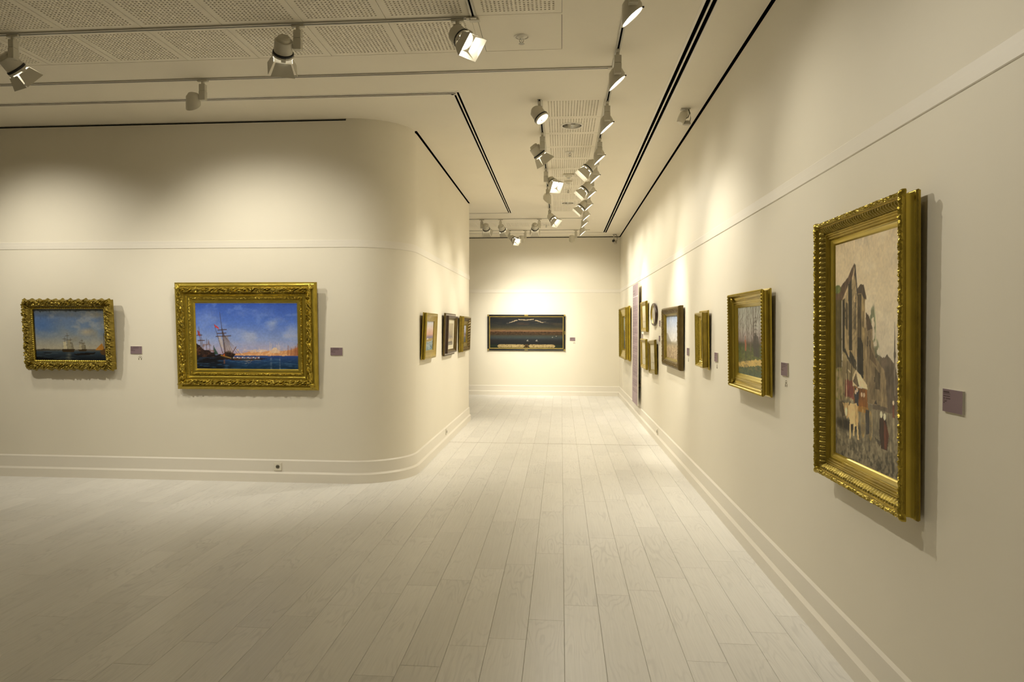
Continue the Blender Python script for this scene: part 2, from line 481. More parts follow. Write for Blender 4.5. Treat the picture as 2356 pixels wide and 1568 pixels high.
# dark recess between wall tops and ceiling, and the plain rounded corner that closes it
struct(MB().box(XR + .035, XR + .14, YR - .1, YB + .1, HG, HV).build('trim_6', VOID))
struct(MB().box(XL - .1, XR + .14, YB + .035, YB + .14, HG, HV).build('trim_7', VOID))
struct(MB().box(XL - .1, XR + .14, YR - .14, YR - .035, HG, HV).build('trim_8', VOID))
struct(MB().box(XL - .14, XL - .035, YR - .1, YB + .1, HG, HV).build('trim_9', VOID))
rp_ = corner_path(-.035, YE); n = len(rp_); V = [(x, y, z) for z in (HG, H - .0005) for x, y in rp_]
F = [(i, i + 1, n + i + 1, n + i) for i in range(n - 1)]
struct(add('trim_10', mesh_from('trim_10', V, F, VOID)))
aa = np.linspace(-.02, math.pi / 2 * .90, 18)
pts = [(XP - RC + RC * math.sin(a), YF + RC - RC * math.cos(a)) for a in aa] + [(XP - RC - .02, YF + RC)]
V = [(x, y, z) for z in (HG, H) for x, y in pts]; n = len(pts)
F = [(i, (i + 1) % n, n + (i + 1) % n, n + i) for i in range(n)]
wc = add('trim_11', mesh_from('trim_11', V, F, WALL)); fixnormals(wc.data); smooth_by_angle(wc.data, 30); struct(wc)

def moulding(name, paths, m=TRIM, ang=25):
    """paths: function off -> list of 2D points; each entry of the profile is (off, z)"""
    fn, prof = paths
    rings = [[(x, y, z) for x, y in fn(o)] for o, z in prof]
    n = len(rings[0]); V = [p for r in rings for p in r]; F = []
    for k in range(len(rings) - 1):
        for i in range(n - 1): F.append((k * n + i, k * n + i + 1, (k + 1) * n + i + 1, (k + 1) * n + i))
    o = add(name, mesh_from(name, V, F, m)); fixnormals(o.data); smooth_by_angle(o.data, ang); return struct(o)
BASE = [(0.0, 0.0), (0.032, 0.0), (0.032, 0.0885), (0.030, 0.091), (0.014, 0.105), (0.013, 0.107), (0.013, 0.2185), (0.0115, 0.2205), (0.001, 0.2305), (0.0, 0.232)]
RAIL = [(0.0, 2.486), (0.004, 2.485), (0.005, 2.483), (0.005, 2.452), (0.0062, 2.451), (0.0062, 2.412), (0.003, 2.4085), (0.0, 2.4075)]
pr = lambda o: [(XR - o, YR), (XR - o, YB)]
pb = lambda o: [(XL, YB - o), (XR, YB - o)]
pl = lambda o: corner_path(o)
moulding('baseboard_right', (pr, BASE)); moulding('baseboard_back', (pb, BASE)); moulding('baseboard_left', (pl, BASE))
moulding('trim_1', (pr, RAIL)); moulding('trim_2', (pb, RAIL)); moulding('trim_3', (pl, RAIL))
# concealed service door joint at the far end of the right wall
struct(MB().box(XR - .003, XR, 15.82, 15.835, .235, 2.40).build('trim_4', TRIM))

# ------------------------------------------------------------------ floor
floor = struct(MB().box(XL, XR, YR, YB, -.06, -.004).build('floor', GROOVE))
PW, PL = 0.1944, 1.14
TH = 9.72                                     # transverse expansion joint
ends = {-4: 3.27, -3: 3.50, -2: 3.60, -1: 3.85, 0: 4.07, 1: 4.25, 2: 4.34}
def in_view(x, y):
    p = Vector((x, y, 0)) - Vector((0, 0, CAM_H)); z = p.dot(FWD)
    if z < .3: return False
    u = FPX * p.dot(RIGHT) / z + CX; v = FPX * p.dot(DOWN) / z + CY
    return -150 < u < IW + 150 and v < IH + 220
pm_cache = {}
def plank_mesh(wd, ln):
    key = (round(wd, 4), round(ln, 3))
    if key in pm_cache: return pm_cache[key]
    c = 0.0012; a, b = wd / 2, ln / 2
    V = [(-a, -b, -.004), (a, -b, -.004), (a, b, -.004), (-a, b, -.004), (-a, -b, -c), (a, -b, -c), (a, b, -c), (-a, b, -c),
         (-a + c, -b + c, 0), (a - c, -b + c, 0), (a - c, b - c, 0), (-a + c, b - c, 0)]
    F = [(8, 9, 10, 11)]
    for i in range(4):
        j = (i + 1) % 4
        F += [(i, j, 4 + j, 4 + i), (4 + i, 4 + j, 8 + j, 8 + i)]
    pm_cache[key] = mesh_from('plank', V, F, PLANK); return pm_cache[key]
planks = []
for k in range(-39, 8):
    x0 = .023 + k * PW; x1 = min(x0 + PW, XR - .001); x0 = max(x0, XL)
    if x1 - x0 < .01: continue
    base = ends.get(k, 4.07 + .182 * k + random.uniform(-.05, .05))
    for (ya, yb) in ((YR, TH - .004), (TH + .004, YB)):
        off = base if ya < TH - 1 else base + random.uniform(0.1, 1.0)
        i0 = math.floor((ya - off) / PL)
        y = off + i0 * PL
        while y < yb:
            a, b = max(y, ya), min(y + PL, yb)
            if b - a > .02:
                if not (x1 < XP - .25 and a > YF + .25 and b < YE - .2):
                    planks.append((x0, x1, a, b))
            y += PL
vis = []; rest = []
for (x0, x1, a, b) in planks:
    xm, ym = (x0 + x1) / 2, (a + b) / 2
    hid = x1 < XP - .05 and (ym > YF + .3)     # behind the partition
    if not hid and any(in_view(x, y) for x in (x0, x1) for y in (a, ym, b)): vis.append((ym, x0, x1, a, b))
    else: rest.append((x0, x1, a, b))
vis.sort()
for q in vis[300:]: rest.append(q[1:])
for (ym, x0, x1, a, b) in vis[:300]:
    o = add('plank', plank_mesh(x1 - x0 - .0015, b - a - .0008), floor)
    o.location = ((x0 + x1) / 2, ym, 0)
V = []; F = []
for (x0, x1, a, b) in rest:
    me = plank_mesh(x1 - x0 - .0015, b - a - .0008); n = len(V); cx_, cy_ = (x0 + x1) / 2, (a + b) / 2
    V += [(v.co.x + cx_, v.co.y + cy_, v.co.z) for v in me.vertices]; F += [tuple(n + i for i in p.vertices) for p in me.polygons]
ro = add('plank_field', mesh_from('plank_field', V, F, PLANK), floor); ro['kind'] = 'stuff'
struct(MB().box(XP + .027, XR - .027, TH - .003, TH + .003, -.004, .0008).build('trim_5', mat('joint_strip', (0.42, 0.38, 0.28), 0.5, lin=True)))

# ------------------------------------------------------------------ slot diffusers
def slot_diffuser(label, runs):
    """one continuous diffuser; runs = [(key, axis)...]"""
    r0 = SLOTS[runs[0][0]][0]; ox, oy = (r0[0] + r0[1]) / 2, (r0[2] + r0[3]) / 2
    t = thing('slot_diffuser', label, 'air diffuser', (ox, oy, H), 'double slot air diffusers')
    M = Matrix.Translation((-ox, -oy, -H)); fl = .022; e = .003
    for key, along in runs:
        ra, rb = SLOTS[key]
        for a, b, c, d in (ra, rb):            # dark duct above each slot
            m = MB(); z0, z1 = H + .0055, H + .09; a -= e; b += e; c -= e; d += e
            m.box(a, b, c, d, z1, z1 + .004, M)
            m.box(a - .002, a, c, d, z0, z1, M).box(b, b + .002, c, d, z0, z1, M).box(a, b, c - .002, c, z0, z1, M).box(a, b, d, d + .002, z0, z1, M)
            m.build('air_duct', VOID, t)
        if along == 'y':
            MB().box(ra[0] - fl, ra[0], ra[2], ra[3], H - .0022, H - .0002, M).build('flange', TRIM, t)
            MB().box(rb[1], rb[1] + fl, rb[2], rb[3], H - .0022, H - .0002, M).build('flange', TRIM, t)
            MB().box(ra[1], rb[0], max(ra[2], rb[2]), min(ra[3], rb[3]), H - .0022, H + .004, M).build('centre_bar', TRIM, t)
        else:
            MB().box(ra[0], ra[1], ra[2] - fl, ra[2], H - .0022, H - .0002, M).build('flange', TRIM, t)
            MB().box(rb[0], rb[1], rb[3], rb[3] + fl, H - .0022, H - .0002, M).build('flange', TRIM, t)
            MB().box(max(ra[0], rb[0]), min(ra[1], rb[1]), ra[3], rb[2], H - .0022, H + .004, M).build('centre_bar', TRIM, t)
slot_diffuser('double black slot diffuser that turns a corner above the rounded partition', [('left_front', 'x'), ('left_side', 'y'), ('left_far', 'x')])
slot_diffuser('long double black slot diffuser along the right wall, turning at the back wall', [('right_side', 'y'), ('right_far', 'x')])

# ------------------------------------------------------------------ lighting tracks
def track(label, p0, p1):
    d = Vector((p1[0] - p0[0], p1[1] - p0[1], 0)); Ln = d.length; ang = math.atan2(d.y, d.x)
    t = thing('lighting_track', label, 'light track', (p0[0], p0[1], H), 'ceiling lighting tracks'); t.rotation_euler[2] = ang
    MB().box(0, Ln, .007, .019, -.010, -.0005).build('track_rail', ALU, t)
    MB().box(0, Ln, -.019, -.007, -.010, -.0005).build('track_rail', ALU, t)
    MB().box(0, Ln, -.007, .007, -.002, -.0005).build('conductor_slot', VOID, t)
    MB().bbox(Ln - .03, Ln + .012, -.021, .021, -.013, -.0005, .002).build('end_cap', LAMP, t)
    return t
TRA, TRB, TRR, TRL, TK1, TK2 = 4.826, 5.83, 0.422, -0.21, 13.79, 15.42
track('track across the left room between the perforated tile rows', (XL + .1, TRA), (-.625, TRA))
track('short track running towards the camera beside the plain access panel', (-.603, 1.5), (-.603, TRA + .008))
track('plain track across the left room, further from the tiles', (XL + .1, TRB), (.40, TRB))
track('long corridor track on the right of the perforated tiles', (TRR, 1.5), (TRR, 15.0))
track('corridor track on the left of the perforated tiles', (TRL, 6.60), (TRL, 13.75))
track('cross track before the rear perforated tile strip', (-5.0, TK1), (.39, TK1))
track('cross track nearest the back wall', (-5.0, TK2), (.60, TK2))

# ------------------------------------------------------------------ spotlights
def hm():
    A = {}
    m = MB(); m.bbox(-.045, .045, -.014, .014, -.026, -.0105, .002).lathe([(.0, -.048), (.014, -.048), (.014, -.026)], 10)
    A['adapter'] = m.mesh('track_adapter', LAMP)
    m = MB(); m.bbox(-.027, .027, -.021, .021, -.105, -.048, .003).bbox(-.028, .028, -.0225, .0225, -.185, -.1065, .003)
    A['arm'] = m.mesh('arm_housing', LAMP)
    m = MB(); m.lathe([(.0, .088), (.034, .088), (.043, .080), (.048, .060), (.0585, .060), (.0615, .056), (.0645, -.022), (.060, -.026), (.0, -.026)], 28)
    A['body'] = smooth_by_angle(m.mesh('lamp_head', LAMP), 30)
    m = MB(); m.lathe([(.058, -.024), (.0715, -.026), (.0725, -.036), (.0715, -.039), (.058, -.039)], 28)
    A['gasket'] = smooth_by_angle(m.mesh('gasket', BLACK), 40)
    m = MB(); m.lathe([(.060, -.039), (.0705, -.039), (.0715, -.052), (.068, -.055), (.062, -.055), (.060, -.045)], 28)
    A['bezel'] = smooth_by_angle(m.mesh('bezel', LAMP), 40)
    m = MB(); m.lathe([(.0, -.046), (.0615, -.046)], 28)
    A['lens'] = fixnormals(m.mesh('lens', LENS)); 
    md = A['lens'].copy(); md.materials[0] = LENSDIM; A['lensdim'] = md
    # barn-door leaf, hinged at the top edge (local x = width, leaf hangs along -z)
    L = .092; w0 = .052; w1 = .083; t = .0012
    V = [(-w0, -t, 0), (w0, -t, 0), (w1, -t, -L), (-w1, -t, -L), (-w0, t, 0), (w0, t, 0), (w1, t, -L), (-w1, t, -L)]
    F = [(0, 1, 2, 3), (7, 6, 5, 4), (0, 4, 5, 1), (1, 5, 6, 2), (2, 6, 7, 3), (3, 7, 4, 0)]
    me = mesh_from('barn_door', V, F, LAMP); A['leaf'] = me
    m = MB(); m.bbox(-.016, .016, -.004, .004, -.012, .014, .001)
    A['hinge'] = m.mesh('hinge', LAMP)
    # wall-washer: cylinder cut obliquely, opening towards local +x and down
    n = 32; prof = [(0.0, .0), (.040, .0), (.0555, -.026), (.060, -.034)]
    m = MB(); m.lathe(prof, n)
    b = len(m.v); idx = []
    for i in range(n):
        a = 2 * math.pi * i / n; r = .060
        zb = -.112 + (math.cos(a)) * .054
        m.v.append((.0615 * math.cos(a), .060 * math.sin(a), zb)); m.v.append((.0555 * math.cos(a), .0545 * math.sin(a), zb + .003)); m.v.append((.0555 * math.cos(a), .0545 * math.sin(a), zb + .014))
    k = len(prof)
    for i in range(n):
        j = (i + 1) % n
        m.f.append((i * k + k - 1, j * k + k - 1, b + 3 * j, b + 3 * i)); m.f.append((b + 3 * i, b + 3 * j, b + 3 * j + 1, b + 3 * i + 1)); m.f.append((b + 3 * i + 1, b + 3 * j + 1, b + 3 * j + 2, b + 3 * i + 2))
    A['wash'] = smooth_by_angle(m.mesh('washer_body', LAMP), 35)
    V = [(0, 0, -.112 + .010)] + [(.0553 * math.cos(2 * math.pi * i / n), .0543 * math.sin(2 * math.pi * i / n), -.112 + .054 * math.cos(2 * math.pi * i / n) + .010) for i in range(n)]
    A['washlens'] = mesh_from('lens', V, [(0, 1 + (i + 1) % n, 1 + i) for i in range(n)], LENS)
    fixnormals(A['washlens'])
    m = MB(); m.lathe([(0, 0), (.0055, 0), (.0055, .012), (0, .012)], 10, M=Matrix.Translation((.0605, 0, -.05)) @ Matrix.Rotation(math.pi / 2, 4, 'Y'))
    A['knob'] = m.mesh('locking_knob', BLACK)
    return A
A = hm()
GRP_B, GRP_W, GRP_P = 'barn-door spotlights on the ceiling tracks', 'wall-washer lamps on the ceiling tracks', 'plain spotlights on the ceiling tracks'
def lamp_light(name, parent, loc, rot, power, cone, blend, radius=.02):
    ld = bpy.data.lights.new(name, 'SPOT'); ld.energy = power * POWER; ld.color = LAMP_COL
    ld.spot_size = math.radians(cone); ld.spot_blend = blend; ld.shadow_soft_size = radius
    lo = bpy.data.objects.new(name, ld); COL.objects.link(lo); lo.parent = parent; lo.location = loc; lo.rotation_euler = rot
    return lo
def spotlight(label, x, y, off, target, power, kind='barn', axis='y', cone=88, blend=1.0, open_deg=14, drop=.165, dim=False, arm_rot=0.0):
    """off: where the head sits beside the arm housing; axis: direction of the track; drop: height of the pivot below the ceiling"""
    t = thing('track_spotlight', label, 'spotlight', (x, y, H), GRP_B if kind == 'barn' else GRP_P)
    a = add('track_adapter', A['adapter'], t); a.rotation_euler[2] = math.pi / 2 if axis == 'y' else 0
    a = add('arm_housing', A['arm'], t); a.rotation_euler[2] = arm_rot
    hd = add('lamp_head', A['body'], t)
    p = Vector((off[0], off[1], -drop)); hd.location = p
    d = (Vector(target) - (Vector((x, y, H)) + p)).normalized()
    q = (-d).to_track_quat('Z', 'Y'); hd.rotation_mode = 'QUATERNION'; hd.rotation_quaternion = q
    MB().tube([(off[0] * .15, off[1] * .15, -.15), (off[0] * .6, off[1] * .6, -drop)], .010, 8).build('swivel', LAMP, t)
    add('gasket', A['gasket'], hd); add('bezel', A['bezel'], hd); add('lens', A['lensdim'] if dim else A['lens'], hd)
    if kind == 'barn':
        for k in range(4):
            Mr = Matrix.Rotation(k * math.pi / 2, 4, 'Z') @ Matrix.Translation((0, -.063, -.062 if open_deg < 20 else -.078)) @ Matrix.Rotation(math.radians(-open_deg), 4, 'X')
            lf = add('barn_door', A['leaf'], hd); lf.matrix_local = Mr
            hg = add('hinge', A['hinge'], hd); hg.matrix_local = Matrix.Rotation(k * math.pi / 2, 4, 'Z') @ Matrix.Translation((0, -.070, -.055))
    lamp_light('spot_lamp', hd, (0, 0, -.060), (0, 0, 0), power, cone, blend)
    return t
def washer(label, x, y, off, face_deg, power, axis='y', cone=142, aim=(.32, 0, -.947), arm_rot=0.0):
    t = thing('wall_washer', label, 'spotlight', (x, y, H), GRP_W)
    a = add('track_adapter', A['adapter'], t); a.rotation_euler[2] = math.pi / 2 if axis == 'y' else 0
    a = add('arm_housing', A['arm'], t); a.rotation_euler[2] = arm_rot
    b = add('washer_body', A['wash'], t); b.location = (off[0], off[1], -.122); b.rotation_euler[2] = math.radians(face_deg)
    MB().tube([(off[0] * .15, off[1] * .15, -.16), (off[0] * .6, off[1] * .6, -.165)], .010, 8).build('swivel', LAMP, t)
    add('lens', A['washlens'], b); add('locking_knob', A['knob'], b)
    q = (-Vector(aim)).to_track_quat('Z', 'Y').to_euler()
    lamp_light('wash_lamp', b, (.012, 0, -.122), q, power, cone, 1.0, .035)
    return t

ord_ = ['nearest the camera, cut by the top edge', 'second from the camera', 'third from the camera', 'fourth from the camera', 'fifth from the camera', 'sixth from the camera', 'seventh, partly hidden by a barn-door spotlight', 'third from its far end', 'second from its far end', 'at its far end']
WY = [4.30, 5.47, 6.70, 7.99, 9.03, 10.10, 11.15, 12.20, 13.04, 14.22]
WP = [6, 9, 13, 17, 25, 32, 36, 42, 42, 38]
for s_, yy, pw in zip(ord_, WY, WP):
    washer('wedge-cut wall washer on the right corridor track, ' + s_, TRR, yy, (0, .075), 0, pw)
spotlight('boxed barn-door spotlight on the right track, glowing towards the left wall, nearest of three', TRR, 8.52, (-.09, 0), (-1.52, 8.15, 1.45), 96, open_deg=12, drop=.20, cone=66, arm_rot=math.pi / 2)
spotlight('boxed barn-door spotlight on the right track, turned to the left wall, middle of three', TRR, 9.80, (-.085, 0), (-1.52, 9.5, 1.45), 96, open_deg=12, drop=.20, cone=66, arm_rot=math.pi / 2)
spotlight('boxed barn-door spotlight on the right track, turned to the left wall, farthest of three', TRR, 11.22, (-.085, 0), (-1.52, 11.1, 1.45), 96, open_deg=12, drop=.20, cone=66, arm_rot=math.pi / 2)
# left corridor track
spotlight('round spotlight without barn doors at the near end of the left corridor track', TRL, 6.66, (0, -.02), (1.30, 6.0, 1.45), 100, kind='plain', drop=.135, dim=True, cone=75)
spotlight('barn-door spotlight with closed dull leaves, second on the left corridor track', TRL, 7.72, (-.055, .07), (1.30, 8.5, 1.5), 190, open_deg=14, drop=.19, cone=46)
spotlight('barn-door spotlight with brightly glowing opening, third on the left corridor track', TRL, 9.45, (.085, .03), (1.32, 7.0, 1.40), 110, open_deg=10, drop=.185, cone=62)
washer('wedge-cut wall washer facing the left wall from the left corridor track', TRL, 10.66, (-.005, -.06), 140, 16)
spotlight('barn-door spotlight with glowing slit, last on the left corridor track', TRL, 12.58, (.04, -.06), (1.30, 11.6, 1.8), 150, open_deg=14, drop=.19, cone=50)
# left room
spotlight('barn-door spotlight at the far left of the left-room track, tilted right', -3.965, TRA, (-.055, .06), (-3.05, 7.0, 1.45), 64, axis='x', open_deg=16, drop=.20, cone=80, arm_rot=math.pi / 2)
spotlight('barn-door spotlight seen from behind, middle of the left-room track, leaves spread open', -1.84, TRA, (-.105, 0), (-2.95, 7.0, 1.4), 54, axis='x', open_deg=24, drop=.17, cone=84)
spotlight('barn-door spotlight with white glowing mouth beside the plain access panel', -.715, TRA, (.03, -.055), (1.30, 3.30, 1.4), 70, axis='x', open_deg=11, drop=.155, cone=82)
washer('blunt wall washer hanging alone on the plain left-room track', -3.06, TRB, (-.085, 0), 90, 30, axis='x')
# rear cross tracks
spotlight('barn-door spotlight seen from behind, leftmost on the rear cross track', -1.555, TK1, (.085, -.02), (-1.15, 16.5, 1.38), 165, axis='x', open_deg=24, drop=.17, cone=52)
spotlight('barn-door spotlight turned to the right on the rear cross track', -1.185, TK1, (.02, .06), (.20, 16.4, .9), 110, axis='x', open_deg=10, drop=.18)
spotlight('barn-door spotlight seen from behind on the rear cross track, right of the others', -.43, TK1, (-.085, -.02), (-.55, 16.5, 1.38), 165, axis='x', open_deg=24, drop=.17, cone=52)
spotlight('barn-door spotlight blazing towards the right wall on the track nearest the back wall', -1.14, TK2, (.09, -.02), (1.30, 13.4, 1.5), 170, axis='x', open_deg=12, drop=.19, cone=52)
washer('grey wall washer beside the blazing spotlight near the back wall', -.785, TK2, (-.085, 0), 90, 34, axis='x')
washer('grey wall washer alone at the right of the track nearest the back wall', .31, TK2, (-.085, 0), 90, 34, axis='x')
# unseen lamps outside the frame: those of the left-room tracks, then added fill
def off_lamp(loc, target, power, cone=60):
    ld = bpy.data.lights.new('unseen_lamp', 'SPOT'); ld.energy = power * POWER; ld.color = LAMP_COL; ld.spot_size = math.radians(cone); ld.spot_blend = 1.0; ld.shadow_soft_size = .03
    o = bpy.data.objects.new('unseen_lamp', ld); COL.objects.link(o); o.location = loc
    o.rotation_euler = (Vector(loc) - Vector(target)).to_track_quat('Z', 'Y').to_euler()
off_lamp((-5.75, TRA, H - .25), (-5.1, 7.0, 1.5), 84, 76)
off_lamp((-5.6, TRB, H - .25), (-5.4, 6.95, 1.2), 30, 120)
off_lamp((-.603, 2.4, H - .25), (1.3, 1.6, 1.5), 38, 110)  # added fill with no fixture, brightens the right wall beside the camera

# connector where the two left-room tracks meet
t = thing('track_connector', 'pale corner connector joining the two left-room tracks', 'track connector', (-.603, TRA + .012, H))
MB().bbox(-.028, .04, -.022, .022, -.022, -.0135, .002).build('connector_block', LAMP, t)
MB().bbox(-.022, .022, -.05, -.022, -.020, -.0135, .002).build('connector_arm', LAMP, t)

# ------------------------------------------------------------------ ceiling devices
def downlight(label, x, y):
    t = thing('recessed_downlight', label, 'downlight', (x, y, H), 'recessed downlights')
    m = MB(); m.lathe([(.100, .001), (.100, -.004), (.118, -.004), (.122, -.001), (.122, .0005)], 40); smooth_by_angle(m.build('trim_ring', TRIM, t).data, 40)
    m = MB(); m.lathe([(.100, .001), (.098, .03), (.088, .07), (.05, .098), (0, .10)], 32); smooth_by_angle(m.build('reflector', CHROME, t).data, 60)
downlight('round downlight with mirrored cup, near end of the perforated corridor tiles', *DL[0])
downlight('round downlight with mirrored cup, far end of the perforated corridor tiles', *DL[1])
downlight('round downlight in the rear perforated strip by the back wall', BKT[1] - 3.5 * TP, (BKT[2] + BKT[3]) / 2)
def sprinkler(label, x, y, big=1.0):
    t = thing('fire_sprinkler', label, 'sprinkler', (x, y, H), 'ceiling fire sprinklers')
    m = MB(); m.lathe([(.0, -.006), (.02, -.007), (.036, -.004), (.040, -.0005)], 24); m.lathe([(.046, -.003), (.052, -.0045), (.056, -.0005)], 24); m.build('escutcheon', TRIM, t)
    m = MB(); m.lathe([(.012, -.005), (.010, -.018), (.006, -.022), (.005, -.045)], 12); m.build('nozzle', CHROME, t)
    m = MB(); m.tube([(-.010, 0, -.016), (-.016, 0, -.030), (-.004, 0, -.048)], .0025, 6).tube([(.010, 0, -.016), (.016, 0, -.030), (.004, 0, -.048)], .0025, 6); m.build('yoke', GREYP, t)
    m = MB(); m.lathe([(0, -.050), (.020, -.050), (.022, -.052), (0, -.053)], 16); m.build('deflector', GREYP, t)
sprinkler('small sprinkler in the plain access panel of the left room', -.295, 5.175)
sprinkler('sprinkler just beyond the first downlight in the corridor tiles', .095, COR[2] + 3.42 * TP)
sprinkler('small sprinkler beyond the smoke detectors in the corridor tiles', .10, COR[2] + 7.45 * TP)
sprinkler('tiny sprinkler in the rear perforated strip', -.315, 14.66)
def detector(label, x, y, r, box=False):
    t = thing('smoke_detector', label, 'smoke detector', (x, y, H), 'ceiling smoke detectors')
    if box: MB().bbox(-.075, .075, -.06, .06, -.022, -.0005, .006).build('base', PLAST, t)
    else:
        m = MB(); m.lathe([(0, -.012), (r * 1.05, -.012), (r * 1.1, -.0005)], 24); m.build('base', PLAST, t)
    m = MB(); z = -.022 if box else -.012
    m.lathe([(0, z - .030), (r * .55, z - .030), (r * .7, z - .018), (r * .95, z - .010), (r * .95, z)], 24); smooth_by_angle(m.build('sensor_dome', PLAST, t).data, 40)
    m = MB(); m.lathe([(0, z - .0315), (r * .4, z - .0305)], 16); m.build('sensor_grille', GREYP, t)
detector('square-based smoke detector in the corridor tiles', .097, COR[2] + 5.6 * TP, .05, True)
detector('round smoke detector just beyond the square-based one', .10, COR[2] + 6.35 * TP, .055)
# wall-side sensor
t = thing('ceiling_sensor', 'tilted pale sensor housing on a bracket near the right wall', 'sensor', (1.19, 7.0, H))
MB().bbox(-.045, .045, -.03, .03, -.008, -.0005, .002).build('mounting_plate', GREYP, t)
MB().bbox(-.005, .025, -.012, .012, -.085, -.008, .003).build('bracket', PLAST, t)
m = MB(); Mt = Matrix.Translation((-.030, -.01, -.085)) @ Matrix.Rotation(math.radians(24), 4, 'Y') @ Matrix.Rotation(math.radians(-14), 4, 'X')
m.lathe([(0, .070), (.022, .066), (.036, .045), (.040, .0), (.036, -.055), (.028, -.066), (0, -.068)], 20, M=Mt, sy=.8); smooth_by_angle(m.build('housing', PLAST, t).data, 50)
m = MB(); m.lathe([(0, -.072), (.034, -.070), (.042, -.10), (.040, -.104), (0, -.104)], 18, M=Matrix.Translation((.012, 0, -.048)), sy=.7); m.build('base_cup', GREYP, t)
MB().tube([(.03, 0, -.006), (.045, 0, -.04), (.050, 0, -.09), (.042, 0, -.13), (.028, 0, -.142)], .004, 8).build('cable', CABLE, t, True)
MB().tube([(.028, -.01, -.008), (.036, -.012, -.05), (.026, -.015, -.085), (.0, -.02, -.10)], .004, 8).build('cable', CABLE, t, True)
# security camera
t = thing('security_camera', 'small security camera hanging in the far right ceiling corner', 'camera', (1.205, 16.25, H))
MB().bbox(-.045, .045, -.03, .03, -.012, -.0005, .003).build('mounting_plate', GREYP, t)
MB().tube([(-.02, 0, -.012), (-.02, 0, -.155)], .013, 10).build('drop_stem', LAMP, t, True)
Mt = Matrix.Translation((-.005, -.02, -.175)) @ Matrix.Rotation(math.radians(72), 4, 'X') @ Matrix.Rotation(math.radians(-25), 4, 'Y')
m = MB(); m.bbox(-.03, .03, -.028, .028, -.07, .07, .006, M=Mt); m.build('camera_body', GREYP, t)
m = MB(); m.lathe([(0, .074), (.030, .074), (.033, .066), (.026, .060)], 18, M=Mt @ Matrix.Translation((0, 0, 0))); m.build('lens_hood', BLACK, t)
MB().tube([(.02, 0, -.012), (.045, 0, -.03), (.055, 0, -.09), (.050, 0, -.145), (.03, .01, -.165)], .006, 8).build('cable', CABLE, t, True)

# ------------------------------------------------------------------ sockets
def socket(label, loc, n, two=False):
    t = thing('power_socket', label, 'socket', loc, 'wall power sockets')
    xa = Vector((0, 0, 1)).cross(Vector(n)); Mr = Matrix((xa, Vector((0, 0, 1)), Vector(n))).transposed().to_4x4()
    t.rotation_euler = Mr.to_euler()
    m = MB(); m.bbox(-.040, .040, -.040, .040, .0002, .010, .003); m.build('cover_plate', PLAST, t)
    m = MB(); m.lathe([(.0225, .0102), (.0215, .0125), (.0195, .0125), (.018, .0103)], 24); m.build('socket_rim', GREYP, t)
    m = MB(); m.lathe([(.0, .0103), (.019, .0103)], 24); m.build('socket_well', mat('socket_shade', (.10, .09, .06), .7, lin=True), t)
    for s in (-1, 1):
        m = MB(); m.lathe([(.0, .0112), (.0032, .0112), (.0032, .0103)], 8, M=Matrix.Translation((s * .0085, 0, 0))); m.build('socket_hole', BLACK, t)
    m = MB(); m.box(-.003, .003, .014, .018, .0103, .0115).box(-.003, .003, -.018, -.014, .0103, .0115); m.build('earth_clip', CHROME, t)
socket('power socket in the baseboard of the left wall under the large seascape', (-2.90, YF - .0131, .158), (0, -1, 0))
socket('power socket in the baseboard of the corridor side of the partition', (XP + .0131, 9.55, .168), (1, 0, 0))
socket('power socket in the right baseboard below the oval picture', (XR - .0131, 10.0, .150), (-1, 0, 0))

# ------------------------------------------------------------------ picture frames
def lerp_prof(prof, n):
    """resample a profile so that each span has n steps"""
    out = []
    for i in range(len(prof) - 1):
        for k in range(n): out.append(tuple(prof[i][j] + (prof[i + 1][j] - prof[i][j]) * k / n for j in range(2)))
    return out + [prof[-1]]
def frame_band(name, wd, hg, prof, m, parent, res=None, relief=None, ang=35):
    """mitred rectangular moulding; prof = [(inset, height)...]; relief(a, t, side) -> (dz, dout)"""
    P = np.array(prof); k = len(P)
    T = np.linspace(0, 1, k)
    V = []; F = []
    for side in range(4):
        L, D = (wd, hg) if side % 2 == 0 else (hg, wd)
        n = 1 if res is None else max(2, int(L / res))
        s = np.linspace(-1, 1, n + 1)
        S, I = np.meshgrid(s, P[:, 0], indexing='ij'); _, Z = np.meshgrid(s, P[:, 1], indexing='ij'); _, TT = np.meshgrid(s, T, indexing='ij')
        al = S * (L / 2 - I); out = D / 2 - I
        if relief is not None:
            dz, do = relief(al, TT, side)
            fade = np.clip((1 - np.abs(S)) * L / 2 / 0.012, 0, 1)
            Z = Z + dz * fade; out = out + do * fade
        b = len(V)
        if side == 0: X, Y = al, -out
        elif side == 1: X, Y = out, al
        elif side == 2: X, Y = -al, out
        else: X, Y = -out, -al
        V += np.stack([X.ravel(), Y.ravel(), Z.ravel()], 1).tolist()
        for i in range(n):
            for j in range(k - 1):
                q = b + i * k + j; F.append((q, q + k, q + k + 1, q + 1))
    me = mesh_from(name, V, F, m)
    bm = bmesh.new(); bm.from_mesh(me); bmesh.ops.remove_doubles(bm, verts=bm.verts, dist=1e-5); bm.to_mesh(me); bm.free()
    smooth_by_angle(me, ang)
    return add(name, me, parent)

